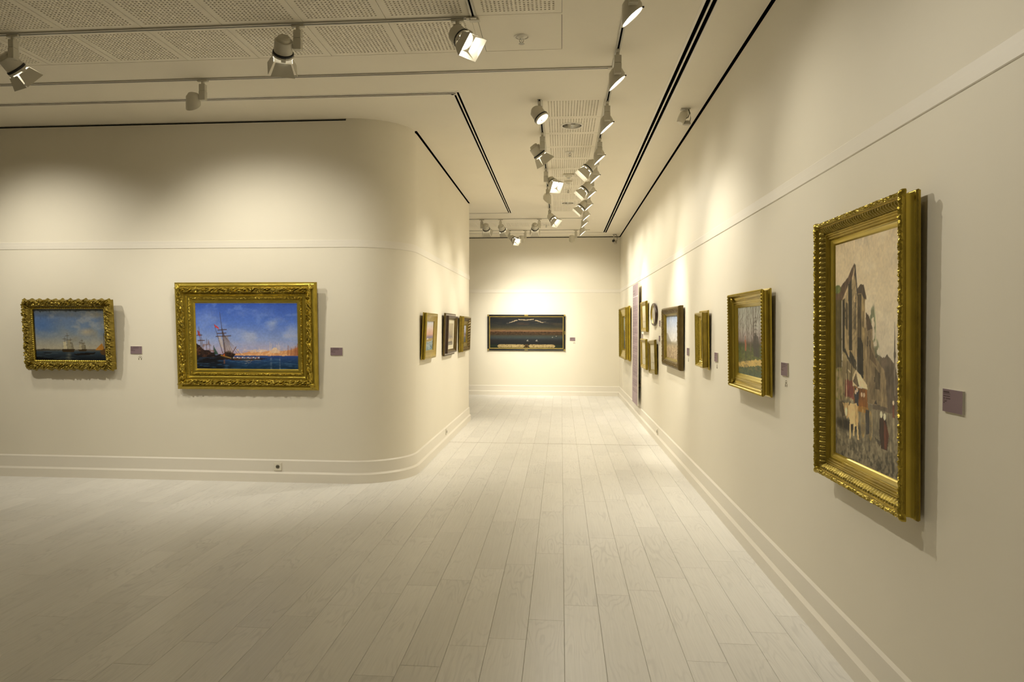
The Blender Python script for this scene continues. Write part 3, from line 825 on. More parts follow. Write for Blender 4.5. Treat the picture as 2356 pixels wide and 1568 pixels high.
def scroll(amp, per, seed, lip=0.0, scal=0.0):
    """acanthus-like carved relief"""
    def f(a, t, side):
        x = a / per; s0 = seed + side * 11
        wx = x + .35 * (fbm(x * 1.3 + 5, t * 2.2 + 9, s0, 2) - .5)
        c1 = np.abs(np.sin(math.pi * (wx + .55 * np.sin(2 * math.pi * t * .9 + 1.2 * np.sin(math.pi * x)))))
        c2 = np.abs(np.sin(math.pi * (2.7 * wx - 2.3 * t + .3 * np.sin(6.3 * t))))
        c3 = fbm(x * 5.5 + 31, t * 6 + 4, s0 + 3, 3)
        env = np.clip(np.sin(math.pi * np.clip(t, 0, 1)) * 1.7, 0, 1)
        dz = amp * env * (.55 * c1 ** .7 + .5 * c2 * c3 * 1.6 + .5 * (c3 - .5) - .35)
        do = np.zeros_like(a)
        if scal:
            e = np.clip(1 - t * 2.2, 0, 1)
            do = scal * e * (.65 * np.abs(np.sin(math.pi * x * 1.0)) ** 3 + .5 * (fbm(x * 4 + 2, t * 0 + 1, s0 + 7, 2)) - .15)
        return dz, do
    return f
def rope(amp, per, slant=.6):
    def f(a, t, side):
        c = np.sin(2 * math.pi * (a / per + slant * t)); e = np.sin(math.pi * t)
        return amp * e * c, np.zeros_like(a)
    return f
def beads(amp, per):
    def f(a, t, side):
        return amp * np.sin(math.pi * t) * (np.abs(np.sin(math.pi * a / per)) - .4), np.zeros_like(a)
    return f
def leaves(amp, per):
    def f(a, t, side):
        x = a / per; fr = x - np.floor(x)
        d = np.abs(fr - .5) * 2
        leaf = np.clip(1 - (d * (1.15 + .9 * t)) ** 2, 0, 1) ** .5
        vein = .28 * np.abs(np.sin(9 * math.pi * (t + .5 * d)))
        return amp * np.sin(math.pi * np.clip(t, .02, .98)) ** .5 * (leaf - .35 - vein * leaf), np.zeros_like(a)
    return f
def cove(i0, z0, i1, z1, n=7, bul=1):
    """quarter curve between two profile points (bul>0 hollow, <0 round)"""
    out = []
    for k in range(n + 1):
        a = k / n * math.pi / 2
        s, c = (math.sin(a), 1 - math.cos(a)) if bul > 0 else (1 - math.cos(a), math.sin(a))
        out.append((i0 + (i1 - i0) * s, z0 + (z1 - z0) * c))
    return out

WALLN = {'L': Vector((0, -1, 0)), 'R': Vector((-1, 0, 0)), 'C': Vector((1, 0, 0)), 'B': Vector((0, -1, 0))}
FACE = {'L': YF, 'R': XR, 'C': XP, 'B': YB}
def hang(t, wall, along, z0, hg, lean=0.0, gap=.004, roll=0.0):
    """along = X (walls L, B) or Y (walls R, C) of the centre; z0 = bottom of the frame; lean = how far the top stands out (m)"""
    nrm = WALLN[wall]; up = Vector((0, 0, 1)); xa = up.cross(nrm)
    th = math.asin(lean / hg) if lean else 0.0
    y2 = (up * math.cos(th) + nrm * math.sin(th)); z2 = xa.cross(y2)
    R3 = Matrix((xa, y2, z2)).transposed()
    if roll: R3 = R3 @ Matrix.Rotation(roll, 3, 'Z')
    base = Vector((along, FACE['L'], 0)) if wall in 'L' else Vector((along, FACE['B'], 0)) if wall == 'B' else Vector((FACE[wall], along, 0))
    c = base + nrm * gap + Vector((0, 0, z0)) + y2 * (hg / 2)
    t.matrix_world = Matrix.Translation(c) @ R3.to_4x4()
    return t
def back_board(t, wd, hg, z0=0.0, z1=.012):
    MB().box(-wd / 2, wd / 2, -hg / 2, hg / 2, z0, z1).build('backing_board', BACK, t)

# ---- S1: small harbour picture in a deeply carved frame (left wall)
wd, hg = .985, .74
t = thing('framed_painting', 'small harbour painting with pale sails in heavily carved scalloped gold frame, far left', 'painting')
hang(t, 'L', -5.125, 1.143, hg, .055, .022)
frame_band('side_moulding', wd - .01, hg - .01, [(.02, 0), (.0, .004), (.0, .03), (.006, .042)], GOLDO, t)
frame_band('carved_moulding', wd - .01, hg - .01, lerp_prof([(.002, .038), (.012, .062), (.035, .072), (.060, .060), (.080, .040)], 5), GOLDO, t, .004, scroll(.036, .085, 3, scal=.024), 60)
frame_band('inner_moulding', wd - .17, hg - .17, lerp_prof([(-.006, .036), (.006, .042), (.016, .034)], 4), GOLD, t, .004, leaves(.007, .022), 60)
frame_band('sight_slip', wd - .142, hg - .142, [(-.004, .034), (.008, .030), (.013, .018), (.030, .012)], GOLDB, t)
back_board(t, wd - .05, hg - .05)
r = Ras(176, 124, 1.47)
r.grad([(0, (112, 116, 116)), (.2, (98, 118, 150)), (.4, (112, 132, 158)), (.62, (150, 152, 146)), (.77, (176, 168, 146)), (.80, (96, 98, 92)), (.83, (52, 66, 78)), (1, (14, 20, 26))])
c1 = r.n(3.2, 3.2, 4); sky = np.clip((.80 - r.v) * 8, 0, 1)
r.mix(np.clip((c1 - .47) * 5, 0, 1) * sky * np.clip(r.u * 1.7 - .35, 0, 1), (146, 138, 116), .85)
r.mix(np.clip((r.n(7, 6, 14) - .55) * 6, 0, 1) * sky, (176, 172, 158), .45)
r.mix(np.clip(1 - np.hypot((r.u - .12) / .30, (r.v - .32) / .3), 0, 1), (64, 100, 160), .65)
r.ell(.72, .45, .07, .05, (206, 176, 128), .6, 1.8)
r.poly([(0, .79), (.1, .775), (.3, .785), (.46, .80), (.0, .815)], (70, 66, 56), .9, .02)
r.poly([(.55, .79), (.8, .77), (1, .79), (1, .81), (.55, .81)], (90, 82, 70), .8, .02)
def sails(r, x, y, sc, col, dark):
    for dx, h_ in ((-.040, .27), (0, .34), (.042, .25)):
        r.line((x + dx * sc, y), (x + dx * sc, y - h_ * sc), .0028, dark, .95, .0012)
        for f_ in (.35, .62, .85): r.line((x + (dx - .024) * sc, y - h_ * f_ * sc), (x + (dx + .024) * sc, y - h_ * f_ * sc - .004), .0022, dark, .8)
    r.poly([(x - .062 * sc, y - .17 * sc), (x - .018 * sc, y - .19 * sc), (x - .012 * sc, y - .03 * sc), (x - .055 * sc, y - .03 * sc)], col, .85, .012)
    r.poly([(x - .005 * sc, y - .20 * sc), (x + .04 * sc, y - .21 * sc), (x + .05 * sc, y - .02 * sc), (x + .0 * sc, y - .03 * sc)], tuple(.75 * v for v in col), .9, .012)
    r.poly([(x + .05 * sc, y - .17 * sc), (x + .075 * sc, y - .15 * sc), (x + .085 * sc, y - .02 * sc), (x + .05 * sc, y - .02 * sc)], tuple(.6 * v for v in col), .8, .012)
    r.poly([(x - .09 * sc, y - .035 * sc), (x + .10 * sc, y - .04 * sc), (x + .08 * sc, y + .02 * sc), (x - .07 * sc, y + .02 * sc)], dark, 1, .01)
sails(r, .455, .815, 1.0, (206, 196, 160), (56, 42, 22))
sails(r, .655, .805, .65, (180, 170, 140), (62, 48, 26))
r.poly([(.83, .79), (.93, .66), (.97, .80)], (186, 128, 52), .95, .01)
r.line((.955, .86), (.962, .48), .003, (74, 54, 30)); r.line((.985, .84), (.984, .60), .003, (74, 54, 30)); r.poly([(.90, .82), (1, .74), (1, .90), (.92, .88)], (96, 68, 34), .9, .02)
r.poly([(.52, .865), (.84, .835), (.80, .885), (.58, .895)], (24, 18, 14), .95, .02)
r.poly([(.10, .84), (.24, .84), (.21, .858), (.13, .858)], (22, 22, 22), .9)
wtr = np.clip((r.v - .82) * 20, 0, 1)
r.mix(np.clip((r.n(10, 50, 22) - .55) * 5, 0, 1) * wtr, (110, 122, 124), .35)
r.mix(np.clip(1 - np.abs(r.u - .46) / .05, 0, 1) * wtr * r.n(20, 60, 8), (190, 176, 140), .6)
r.poly([(0, .93), (.3, .97), (.5, 1), (0, 1)], (8, 10, 12), .9, .03)
r.canvas('canvas', .80, .555, .0135, t, 1.0)

# ---- S2: large blue harbour picture (left wall)
wd, hg = 1.50, 1.10
t = thing('framed_painting', 'large bright blue harbour painting in wide stepped gold frame on left wall', 'painting')
hang(t, 'L', -3.21, .952, hg, .06, .022)
frame_band('side_moulding', wd, hg, [(.02, 0), (.0, .004), (.0, .020), (.010, .028), (.020, .046)], GOLD, t)
frame_band('outer_moulding', wd, hg, [(.018, .045)] + cove(.020, .046, .036, .054, 5, -1) + [(.042, .054), (.046, .048)], GOLDB, t)
frame_band('carved_moulding', wd, hg, lerp_prof([(.044, .048), (.058, .066), (.076, .072), (.096, .064), (.112, .046)], 5), GOLD, t, .005, scroll(.036, .11, 21), 60)
for sx in (-1, 1):
    for sy in (-1, 1):
        m = MB(); Mc = Matrix.Translation((sx * (wd / 2 - .068), sy * (hg / 2 - .068), .058)) @ Matrix.Rotation(math.atan2(sy, sx), 4, 'Z')
        for a in (-.5, 0, .5):
            m.lathe([(0, .020), (.010, .017), (.016, .006), (.017, -.004)], 10, M=Mc @ Matrix.Rotation(a, 4, 'Z') @ Matrix.Translation((.012, 0, 0)), sx=2.6, sy=.8)
        smooth_by_angle(m.build('corner_leaf', GOLD, t).data, 60)
frame_band('cove_moulding', wd, hg, [(.110, .044), (.116, .052), (.124, .052), (.128, .044)] + cove(.128, .044, .150, .030, 6, -1), GOLDB, t)
frame_band('beaded_moulding', wd, hg, lerp_prof([(.148, .030), (.156, .038), (.168, .038), (.176, .028)], 4), GOLD, t, .004, scroll(.013, .035, 40), 60)
frame_band('sight_slip', wd, hg, [(.174, .028), (.184, .030), (.200, .026), (.206, .018), (.215, .012)], GOLDB, t)
back_board(t, wd - .06, hg - .06)
r = Ras(240, 152, 1.60)
r.grad([(0, (52, 82, 168)), (.3, (84, 116, 196)), (.55, (134, 152, 200)), (.70, (172, 166, 192)), (.765, (166, 148, 172)), (.80, (44, 70, 130)), (.86, (34, 62, 104)), (1, (18, 44, 66))])
sky = np.clip((.77 - r.v) * 10, 0, 1)
r.mix(np.clip((r.n(5, 6, 3) - .5) * 4, 0, 1) * sky * np.clip(r.v * 2, 0, 1), (186, 188, 204), .5)
r.mix(np.clip((r.n(14, 16, 33) - .55) * 5, 0, 1) * sky, (120, 146, 206), .35)
r.ell(.76, .30, .035, .03, (176, 186, 206), .5, 1.6)
shore = [(.37, .765), (.45, .755), (.52, .735), (.58, .742), (.66, .735), (.72, .715), (.84, .72), (.92, .705), (1, .66), (1, .79), (.6, .795), (.37, .79)]
r.poly(shore, (206, 150, 104), 1, .012)
r.mix(np.clip((r.n(60, 60, 5) - .52) * 8, 0, 1) * (r.v > .70) * (r.v < .79) * (r.u > .40), (232, 196, 150), .6)
for x, h_ in ((.727, .155), (.740, .13), (.795, .12), (.812, .14), (.822, .10), (.622, .07)): r.line((x, .74), (x, .74 - h_), .0028, (226, 200, 178), .9, .001)
r.ell(.775, .71, .028, .042, (224, 196, 166), .95); r.ell(.755, .725, .016, .025, (216, 186, 156), .9); r.ell(.797, .725, .014, .025, (216, 186, 156), .9)
r.ell(.637, .728, .012, .018, (226, 196, 166), .8); r.ell(.55, .735, .016, .02, (216, 180, 146), .8); r.ell(.585, .735, .010, .016, (216, 180, 146), .8)
r.mix(np.clip((r.n(9, 9, 71) - .30) * 5, 0, 1) * np.clip((r.u - .88) * 9, 0, 1) * np.clip((r.v - .62 - .06 * r.n(12, 3, 8)) * 14, 0, 1) * (r.v < .79), (150, 92, 62), .8)
for x, h_ in ((.90, .14), (.93, .10), (.97, .13), (.99, .17)): r.line((x, .78), (x + .005, .78 - h_), .002, (120, 66, 44), .9)
# dark shipping on the left
dk = (34, 24, 20)
r.poly([(0, .60), (.03, .63), (.06, .70), (.12, .72), (.17, .74), (.19, .80), (.26, .76), (.30, .72), (.36, .75), (.38, .78), (.36, .83), (.30, .85), (.20, .86), (0, .88)], dk, .96, .05)
r.mix(np.clip((.95 - r.v) * 20, 0, 1) * np.clip((r.v - .78) * 20, 0, 1) * np.clip((.26 + .05 * r.n(20, 20, 2) - r.u) * 14, 0, 1), (20, 18, 22), .9)
r.mix(np.clip((r.v - .86) * 9, 0, 1) * np.clip((.42 - r.u) * 5, 0, 1), (12, 14, 20), .85)
r.mix(np.clip((r.n(22, 22, 17) - .56) * 9, 0, 1) * (r.v > .55) * (r.v < .82) * (r.u < .2), (120, 74, 50), .5)
for x, y0, x1, y1, w_ in ((.285, .80, .243, .14, .0042), (.30, .80, .262, .38, .003), (.262, .76, .185, .32, .003), (.06, .78, .030, .36, .0035), (.075, .78, .05, .46, .003), (.10, .76, .105, .54, .0025), (.14, .78, .128, .58, .0025), (.17, .76, .175, .64, .002)):
    r.line((x, y0), (x1, y1), w_, (64, 44, 34), .95, .0012)
for x0, y0, x1, y1 in ((.22, .41, .305, .40), (.20, .505, .345, .495), (.215, .46, .30, .455), (.02, .57, .085, .565), (.01, .49, .06, .485)): r.line((x0, y0), (x1, y1), .0035, (70, 46, 34), .95)
r.poly([(.185, .32), (.225, .365), (.232, .395), (.195, .365)], (190, 62, 60), .95, .008); r.poly([(.015, .41), (.04, .44), (.045, .52), (.02, .48)], (150, 52, 46), .8)
r.poly([(.225, .51), (.25, .50), (.275, .70), (.245, .66)], (190, 172, 160), .7, .02); r.poly([(.265, .51), (.315, .50), (.365, .76), (.295, .74)], (150, 132, 124), .55, .02)
for k in range(6): r.line((.27, .42 + .01 * k), (.29 + .03 * k, .78), .0014, (80, 58, 46), .7)
r.line((.34, .79), (.395, .66), .003, (84, 50, 36), .9); r.poly([(.17, .64), (.20, .72), (.22, .78), (.18, .78)], (34, 66, 52), .8)
# long rowing boat
r.poly([(.235, .785), (.27, .815), (.45, .835), (.58, .838), (.72, .828), (.64, .852), (.55, .866), (.35, .862), (.27, .835)], (42, 28, 20), 1)
r.line((.245, .79), (.34, .83), .005, (170, 124, 50), .9)
for k in range(15):
    x = .37 + k * .0175; r.ell(x, .825 + .004 * math.sin(k * 2.2), .007, .012, ((200, 184, 170), (176, 120, 96), (214, 206, 200))[k % 3], .95)
    r.line((x, .84), (x + .02, .872), .0014, (150, 120, 90), .7)
r.ell(.275, .785, .008, .018, (190, 90, 50), .9)
wt = np.clip((r.v - .80) * 25, 0, 1)
r.mix(np.clip((r.n(16, 70, 55) - .54) * 6, 0, 1) * wt, (66, 104, 138), .5)
r.mix(np.clip(1 - np.abs(r.u - .735) / .014, 0, 1) * wt * np.clip(r.n(20, 50, 5) * 1.6 - .4, 0, 1), (200, 196, 196), .7); r.mix(np.clip(1 - np.abs(r.u - .82) / .010, 0, 1) * wt * np.clip(r.n(20, 50, 6) * 1.6 - .4, 0, 1), (180, 180, 186), .6)
r.mix(np.clip(1 - np.abs(r.u - .53) / .09, 0, 1) * (r.v > .865) * (r.v < .92) * np.clip((r.n(40, 60, 77) - .5) * 8, 0, 1), (200, 170, 140), .7)
r.mix(np.clip(1 - np.abs(r.u - .275) / .012, 0, 1) * (r.v > .86) * (r.v < .92), (170, 92, 50), .6)
r.canvas('canvas', wd - .418, hg - .418, .0135, t, 1.2)
np_ = MB(); np_.bbox(-.055, .055, -.012, .012, .0, .004, .0015); pl_ = np_.build('name_plate', GOLDB, t); pl_.location = (.0, -hg / 2 + .193, .026)
fc = bpy.data.curves.new('plate_lettering', 'FONT'); fc.body = 'ZIEM'; fc.size = .019; fc.align_x = 'CENTER'; fc.align_y = 'CENTER'; fc.extrude = .0004; fc.space_character = 1.35
fo = bpy.data.objects.new('tmp_text', fc); COL.objects.link(fo)
dg = bpy.context.evaluated_depsgraph_get(); tm = bpy.data.meshes.new_from_object(fo.evaluated_get(dg)); bpy.data.objects.remove(fo)
tm.materials.clear(); tm.materials.append(INK); lo = add('plate_lettering', tm, pl_); lo.location = (0, 0, .0045)

# ---- helper for simple frames
def simple_frame(t, wd, hg, bands, board=True):
    for b in bands: frame_band(*b[:1], wd, hg, *b[1:3], t, *b[3:])
    if board: back_board(t, wd - .05, hg - .05, 0, .006)

# ---- P1: tall street scene (right wall, nearest)
wd, hg = .92, 1.245
t = thing('framed_painting', 'tall street scene with ox cart in deep gold frame, nearest on right wall', 'painting')
hang(t, 'R', 3.225, .875, hg, .012, .014)
frame_band('side_moulding', wd, hg, [(.03, 0), (.004, 0), (.002, .006)], GOLD, t)
frame_band('beaded_edge', wd, hg, lerp_prof([(.002, .006), (.0, .010), (.003, .016)], 3), GOLDO, t, .004, beads(.004, .02), 60)
frame_band('hollow_side', wd, hg, [(.003, .016)] + cove(.004, .018, .014, .048, 8, 1) + [(.012, .050), (.010, .054)], GOLDB, t)
frame_band('rope_moulding', wd, hg, lerp_prof([(.010, .054), (.006, .062), (.009, .071), (.017, .073), (.024, .067), (.027, .060)], 3), GOLD, t, .004, scroll(.010, .034, 5), 60)
frame_band('corner_fillet', wd, hg, [(.026, .060), (.030, .060), (.032, .056)], GOLDB, t)
frame_band('leaf_moulding', wd, hg, lerp_prof([(.031, .056), (.040, .053), (.052, .041), (.058, .031)], 5), GOLDO, t, .003, leaves(.010, .024), 60)
frame_band('inner_moulding', wd, hg, [(.057, .031), (.062, .036), (.066, .036), (.068, .031), (.072, .031), (.074, .034), (.077, .034), (.079, .028), (.083, .028), (.085, .031), (.088, .031), (.090, .024)], GOLD, t)
frame_band('sight_slip', wd, hg, [(.089, .024), (.092, .026)] + cove(.092, .026, .114, .016, 5, -1) + [(.118, .012), (.121, .008)], GOLDB, t)
for sx in (-1, 1):
    for sy in (-1, 1):
        m = MB(); m.lathe([(0, .016), (.012, .013), (.018, .004), (.019, -.008)], 12, M=Matrix.Translation((sx * (wd / 2 - .016), sy * (hg / 2 - .016), .062)) @ Matrix.Rotation(math.atan2(sy, sx), 4, 'Z'), sx=1.25, sy=.75)
        smooth_by_angle(m.build('corner_boss', GOLD, t).data, 60)
back_board(t, wd - .08, hg - .08, 0, .006)
r = Ras(190, 300, .68)
r.grad([(0, (178, 166, 146)), (.25, (186, 176, 158)), (.45, (178, 172, 162)), (.62, (170, 166, 160)), (1, (170, 166, 160))])
r.mix(np.clip((r.n(4, 7, 12) - .5) * 5, 0, 1), (160, 154, 146), .35); r.mix(np.clip((r.n(5, 14, 19) - .52) * 5, 0, 1), (200, 194, 182), .4)
# ground
gy = .715
gnd = np.clip((r.v - (gy - .02 * (r.u < .5) + .03 * (r.u - .5))) * 120, 0, 1) * 1.0
r.mix(gnd, (112, 106, 92)); 
cob = np.clip((r.n(34, 34 / .68, 81, 2) - .48) * 7, 0, 1)
r.mix(gnd * cob * np.clip((r.v - .78) * 5, .15, 1), (58, 56, 50), .75)
r.mix(gnd * np.clip((fbm(r.u * 48 + 3, r.v * 80 + 1, 91, 2) - .55) * 8, 0, 1) * np.clip((r.v - .8) * 5, 0, 1), (150, 144, 128), .6)
r.mix(gnd * np.clip((r.v - .88) * 6, 0, 1) * r.n(3, 3, 5), (52, 50, 44), .55)
# row of houses receding
r.poly([(.76, .52), (.80, .505), (.90, .545), (.93, .60), (.98, .64), (1, .68), (1, .74), (.6, .74), (.6, .50)], (84, 76, 68), 1, .008)
r.line((.894, .66), (.894, .45), .010, (108, 102, 98), 1, .008); r.line((.894, .46), (.894, .375), .007, (116, 110, 106), 1, .0015); r.line((.894, .51), (.894, .50), .014, (100, 94, 90), 1)
tree = np.clip((r.n(26, 30, 41) - .42) * 8, 0, 1)
r.mix(tree * np.clip(1 - np.hypot((r.u - .60) / .055, (r.v - .40) / .12), 0, 1) * 3, (98, 104, 84), .95); r.mix(tree * np.clip(1 - np.hypot((r.u - .655) / .05, (r.v - .51) / .08), 0, 1) * 3, (104, 108, 88), .9)
r.poly([(.50, .33), (.545, .345), (.60, .40), (.60, .44), (.64, .52), (.76, .57), (.78, .60), (.80, .72), (.45, .72)], (116, 104, 84), 1, .008)
r.poly([(.50, .33), (.545, .345), (.60, .40), (.52, .41)], (70, 60, 50), 1); r.poly([(.56, .47), (.64, .53), (.66, .56), (.56, .53)], (84, 72, 58), 1)
r.mix(np.clip((r.n(40, 8, 61) - .5) * 6, 0, 1) * (r.u > .46) * (r.u < .78) * (r.v > .56) * (r.v < .70), (92, 82, 66), .7)
r.poly([(.63, .56), (.70, .585), (.70, .66), (.64, .65)], (62, 56, 46), .8, .02)
r.poly([(.37, .225), (.42, .205), (.47, .21), (.515, .27), (.49, .28), (.49, .62), (.37, .62)], (126, 112, 84), 1)
r.poly([(.37, .225), (.42, .205), (.47, .21), (.515, .275), (.47, .27), (.43, .245), (.37, .245)], (66, 58, 50), 1)
r.poly([(.37, .25), (.435, .25), (.435, .62), (.37, .62)], (70, 62, 48), 1); r.poly([(.37, .44), (.43, .44), (.465, .47), (.465, .625), (.37, .60)], (40, 38, 34), 1, .01)
r.poly([(.15, .28), (.22, .22), (.30, .145), (.335, .135), (.375, .25), (.375, .46), (.36, .56), (.15, .50)], (140, 126, 100), 1)
r.mix(np.clip((np.sin((r.v * 220 + r.u * 90)) - .2), 0, 1) * (r.u > .29) * (r.u < .375) * (r.v > .2) * (r.v < .47), (104, 92, 72), .6)
r.poly([(.0, .235), (.10, .205), (.22, .165), (.325, .105), (.37, .235), (.335, .165), (.30, .16), (.24, .205), (.13, .27), (.0, .265)], (84, 70, 60), 1, .006)
r.line((.14, .265), (.24, .20), .010, (168, 152, 126)); r.line((.30, .175), (.335, .12), .008, (168, 152, 126)); r.line((.335, .12), (.372, .25), .008, (52, 48, 46))
r.poly([(.225, .20), (.285, .175), (.29, .50), (.235, .50)], (48, 46, 42), 1); r.poly([(.125, .27), (.165, .26), (.165, .5), (.125, .52)], (58, 54, 48), 1)
for x in (.185, .20, .315, .335): r.poly([(x, .28), (x + .018, .285), (x + .018, .41), (x, .40)], (64, 60, 52), .9)
r.poly([(.0, .265), (.115, .265), (.115, .59), (.0, .60)], (76, 70, 50), 1, .006)
r.poly([(.13, .47), (.24, .53), (.25, .50), (.36, .545), (.36, .63), (.13, .56)], (50, 48, 44), 1, .02)
r.poly([(.0, .59), (.12, .58), (.13, .50), (.36, .60), (.38, .72), (.0, .74)], (128, 118, 94), 1, .02)
r.mix(np.clip((r.n(46, 5, 66) - .5) * 7, 0, 1) * (r.u > .12) * (r.u < .37) * (r.v > .55) * (r.v < .71), (84, 76, 60), .8)
r.mix(np.clip((r.n(36, 50, 67) - .55) * 9, 0, 1) * (r.u < .13) * (r.v > .58) * (r.v < .74), (94, 98, 58), .8)
r.ell(.04, .215, .06, .02, (86, 98, 62), .9)
# cart, animals and figures
r.mix(np.clip(1 - np.hypot((r.u - .22) / .26, (r.v - .845) / .035), 0, 1) * 2, (36, 34, 32), .85)
for x in (.17, .21, .26): r.poly([(x, .635), (x + .05, .64), (x + .055, .72), (x + .005, .715)], (104, 52, 52), .85, .02)
r.line((.19, .61), (.20, .72), .005, (188, 176, 150)); r.line((.22, .59), (.26, .60), .004, (196, 184, 160))
r.poly([(.29, .625), (.345, .585), (.42, .605), (.52, .645), (.53, .665), (.40, .655), (.30, .66)], (196, 184, 158), 1, .008); r.poly([(.30, .64), (.35, .60), (.40, .655), (.38, .66)], (90, 80, 68), 1)
r.poly([(.31, .66), (.52, .665), (.53, .745), (.32, .75)], (110, 72, 36), 1, .01); r.poly([(.33, .665), (.40, .67), (.39, .74), (.33, .74)], (44, 46, 58), 1, .02)
for x, y in ((.345, .685), (.37, .675), (.44, .69), (.475, .69)): r.ell(x, y, .014, .010, (190, 176, 160), .9)
r.poly([(.33, .745), (.54, .74), (.54, .765), (.33, .77)], (128, 96, 48), 1)
for x, k in ((.46, 1), (.57, .8)):
    rr = np.hypot((r.u - x) / .026, (r.v - .815) / .062); r.mix(np.clip(1 - np.abs(rr - .92) / .14, 0, 1) * 2, (150, 128, 84), .95 * k)
    r.line((x, .76), (x, .87), .003, (140, 120, 80), k); r.line((x - .022, .815), (x + .022, .815), .003, (140, 120, 80), k)
r.poly([(.50, .75), (.55, .75), (.555, .85), (.505, .86)], (44, 44, 48), .9)
r.poly([(.20, .745), (.36, .735), (.385, .75), (.39, .80), (.385, .845), (.40, .895), (.375, .895), (.36, .83), (.33, .845), (.325, .885), (.305, .885), (.31, .83), (.27, .835), (.265, .905), (.245, .905), (.25, .82), (.22, .80)], (192, 172, 132), 1, .008)
r.poly([(.33, .74), (.385, .75), (.38, .84), (.34, .83)], (160, 138, 100), .8)
r.poly([(.07, .745), (.14, .74), (.17, .745), (.20, .77), (.19, .80), (.13, .81), (.15, .87), (.13, .87), (.11, .80), (.08, .79)], (76, 68, 56), 1, .008)
r.poly([(.13, .745), (.23, .745), (.235, .80), (.20, .815), (.17, .80)], (176, 152, 112), 1, .01); r.ell(.19, .785, .02, .02, (214, 202, 180), .9); r.line((.12, .745), (.10, .72), .005, (60, 52, 44)); r.line((.235, .75), (.26, .735), .005, (60, 52, 44))
r.poly([(.70, .77), (.735, .755), (.78, .765), (.82, .83), (.80, .895), (.72, .895), (.69, .83)], (52, 40, 36), 1, .006); r.poly([(.75, .77), (.80, .80), (.82, .83), (.79, .89), (.76, .89)], (84, 48, 38), .9)
r.ell(.72, .755, .017, .014, (206, 196, 180), 1); r.ell(.765, .76, .017, .014, (206, 196, 180), 1); r.poly([(.62, .855), (.72, .87), (.70, .89)], (48, 44, 40), .7)
r.poly([(.865, .70), (.89, .70), (.895, .755), (.865, .755)], (84, 54, 46), 1); r.ell(.877, .695, .012, .009, (196, 184, 168)); r.poly([(.62, .715), (.65, .70), (.67, .72)], (52, 48, 46), 1)
bld = np.clip((168 - r.c.mean(-1)) / 20, 0, 1)
tx = (fbm(r.u * 34, r.v * 26, 301, 3) - .5) * .55 + (fbm(r.u * 70, r.v * 12, 302, 2) - .5) * .35
r.c = r.c * (1 + bld * tx)[..., None]
for x, y, h_ in ((.165, .30, .09), (.255, .27, .10), (.345, .24, .07), (.395, .30, .06), (.455, .32, .08), (.52, .43, .05), (.555, .45, .04), (.62, .60, .03), (.69, .62, .025)):
    r.poly([(x, y), (x + .014, y + .006), (x + .014, y + h_), (x, y + h_ - .006)], (44, 40, 36), .75, .006)
for k in range(26):
    x = .13 + k * .0095; r.line((x, .53 + .002 * k), (x + .004, .66), .0012, (70, 60, 46), .5)
r.c = r.c * np.array([1.05, 1.02, .94])
r.canvas('canvas', wd - .232, hg - .232, .0095, t, 1.6)

# ---- P2: park with bare trees (right wall)
wd, hg = .93, .70
t = thing('framed_painting', 'park scene with bare trees and red-coated walker in bright gold frame, right wall', 'painting')
hang(t, 'R', 5.10, 1.155, hg, .012, .014)
frame_band('side_moulding', wd, hg, [(.03, 0), (.002, 0), (.0, .010), (.006, .014)] + cove(.008, .016, .016, .040, 6, 1) + [(.012, .046), (.008, .052)], GOLDB, t)
frame_band('ribbon_edge', wd, hg, lerp_prof([(.008, .052), (.005, .060), (.010, .066), (.018, .062), (.022, .056)], 3), GOLD, t, .005, rope(.0035, .022), 60)
frame_band('hollow_moulding', wd, hg, [(.021, .056)] + cove(.022, .055, .062, .024, 8, -1)[::1], GOLDB, t)
frame_band('inner_moulding', wd, hg, [(.061, .024), (.065, .032), (.072, .032), (.075, .025), (.080, .025), (.083, .028), (.090, .022), (.104, .014), (.108, .008)], GOLDB, t)
for sx in (-1, 1):
    for sy in (-1, 1):
        m = MB()
        for a in (-.45, 0, .45):
            m.lathe([(0, .010), (.008, .008), (.012, .0)], 10, M=Matrix.Translation((sx * (wd / 2 - .036), sy * (hg / 2 - .036), .040)) @ Matrix.Rotation(math.atan2(sy, sx) + a, 4, 'Z') @ Matrix.Translation((-.004, 0, 0)), sx=2.4, sy=.7)
        smooth_by_angle(m.build('corner_leaf', GOLD, t).data, 60)
back_board(t, wd - .07, hg - .07, 0, .006)
r = Ras(170, 130, 1.5)
r.grad([(0, (158, 162, 150)), (.3, (160, 158, 148)), (.42, (150, 140, 134)), (.50, (116, 104, 98)), (.55, (64, 62, 42)), (.60, (72, 84, 42)), (.78, (84, 88, 46)), (.9, (70, 82, 58)), (1, (74, 86, 70))])
r.mix(np.clip((r.n(12, 10, 3) - .48) * 5, 0, 1) * (r.v < .5), (132, 128, 118), .5)
r.mix(np.clip((r.n(26, 30, 13) - .5) * 6, 0, 1) * (r.v > .52), (56, 62, 36), .55); r.mix(np.clip((r.n(20, 44, 23) - .56) * 7, 0, 1) * (r.v > .6), (112, 112, 62), .5)
r.poly([(0, .83), (.3, .79), (.6, .76), (1, .73), (1, .79), (.6, .85), (0, .90)], (186, 158, 92), .95, .04); r.poly([(.85, .60), (1, .60), (1, .65), (.85, .64)], (204, 186, 124), .8, .02)
r.mix(np.clip((r.n(10, 30, 43) - .55) * 7, 0, 1) * (r.v > .76) * (r.v < .9), (110, 96, 62), .6)
tr = (72, 60, 48)
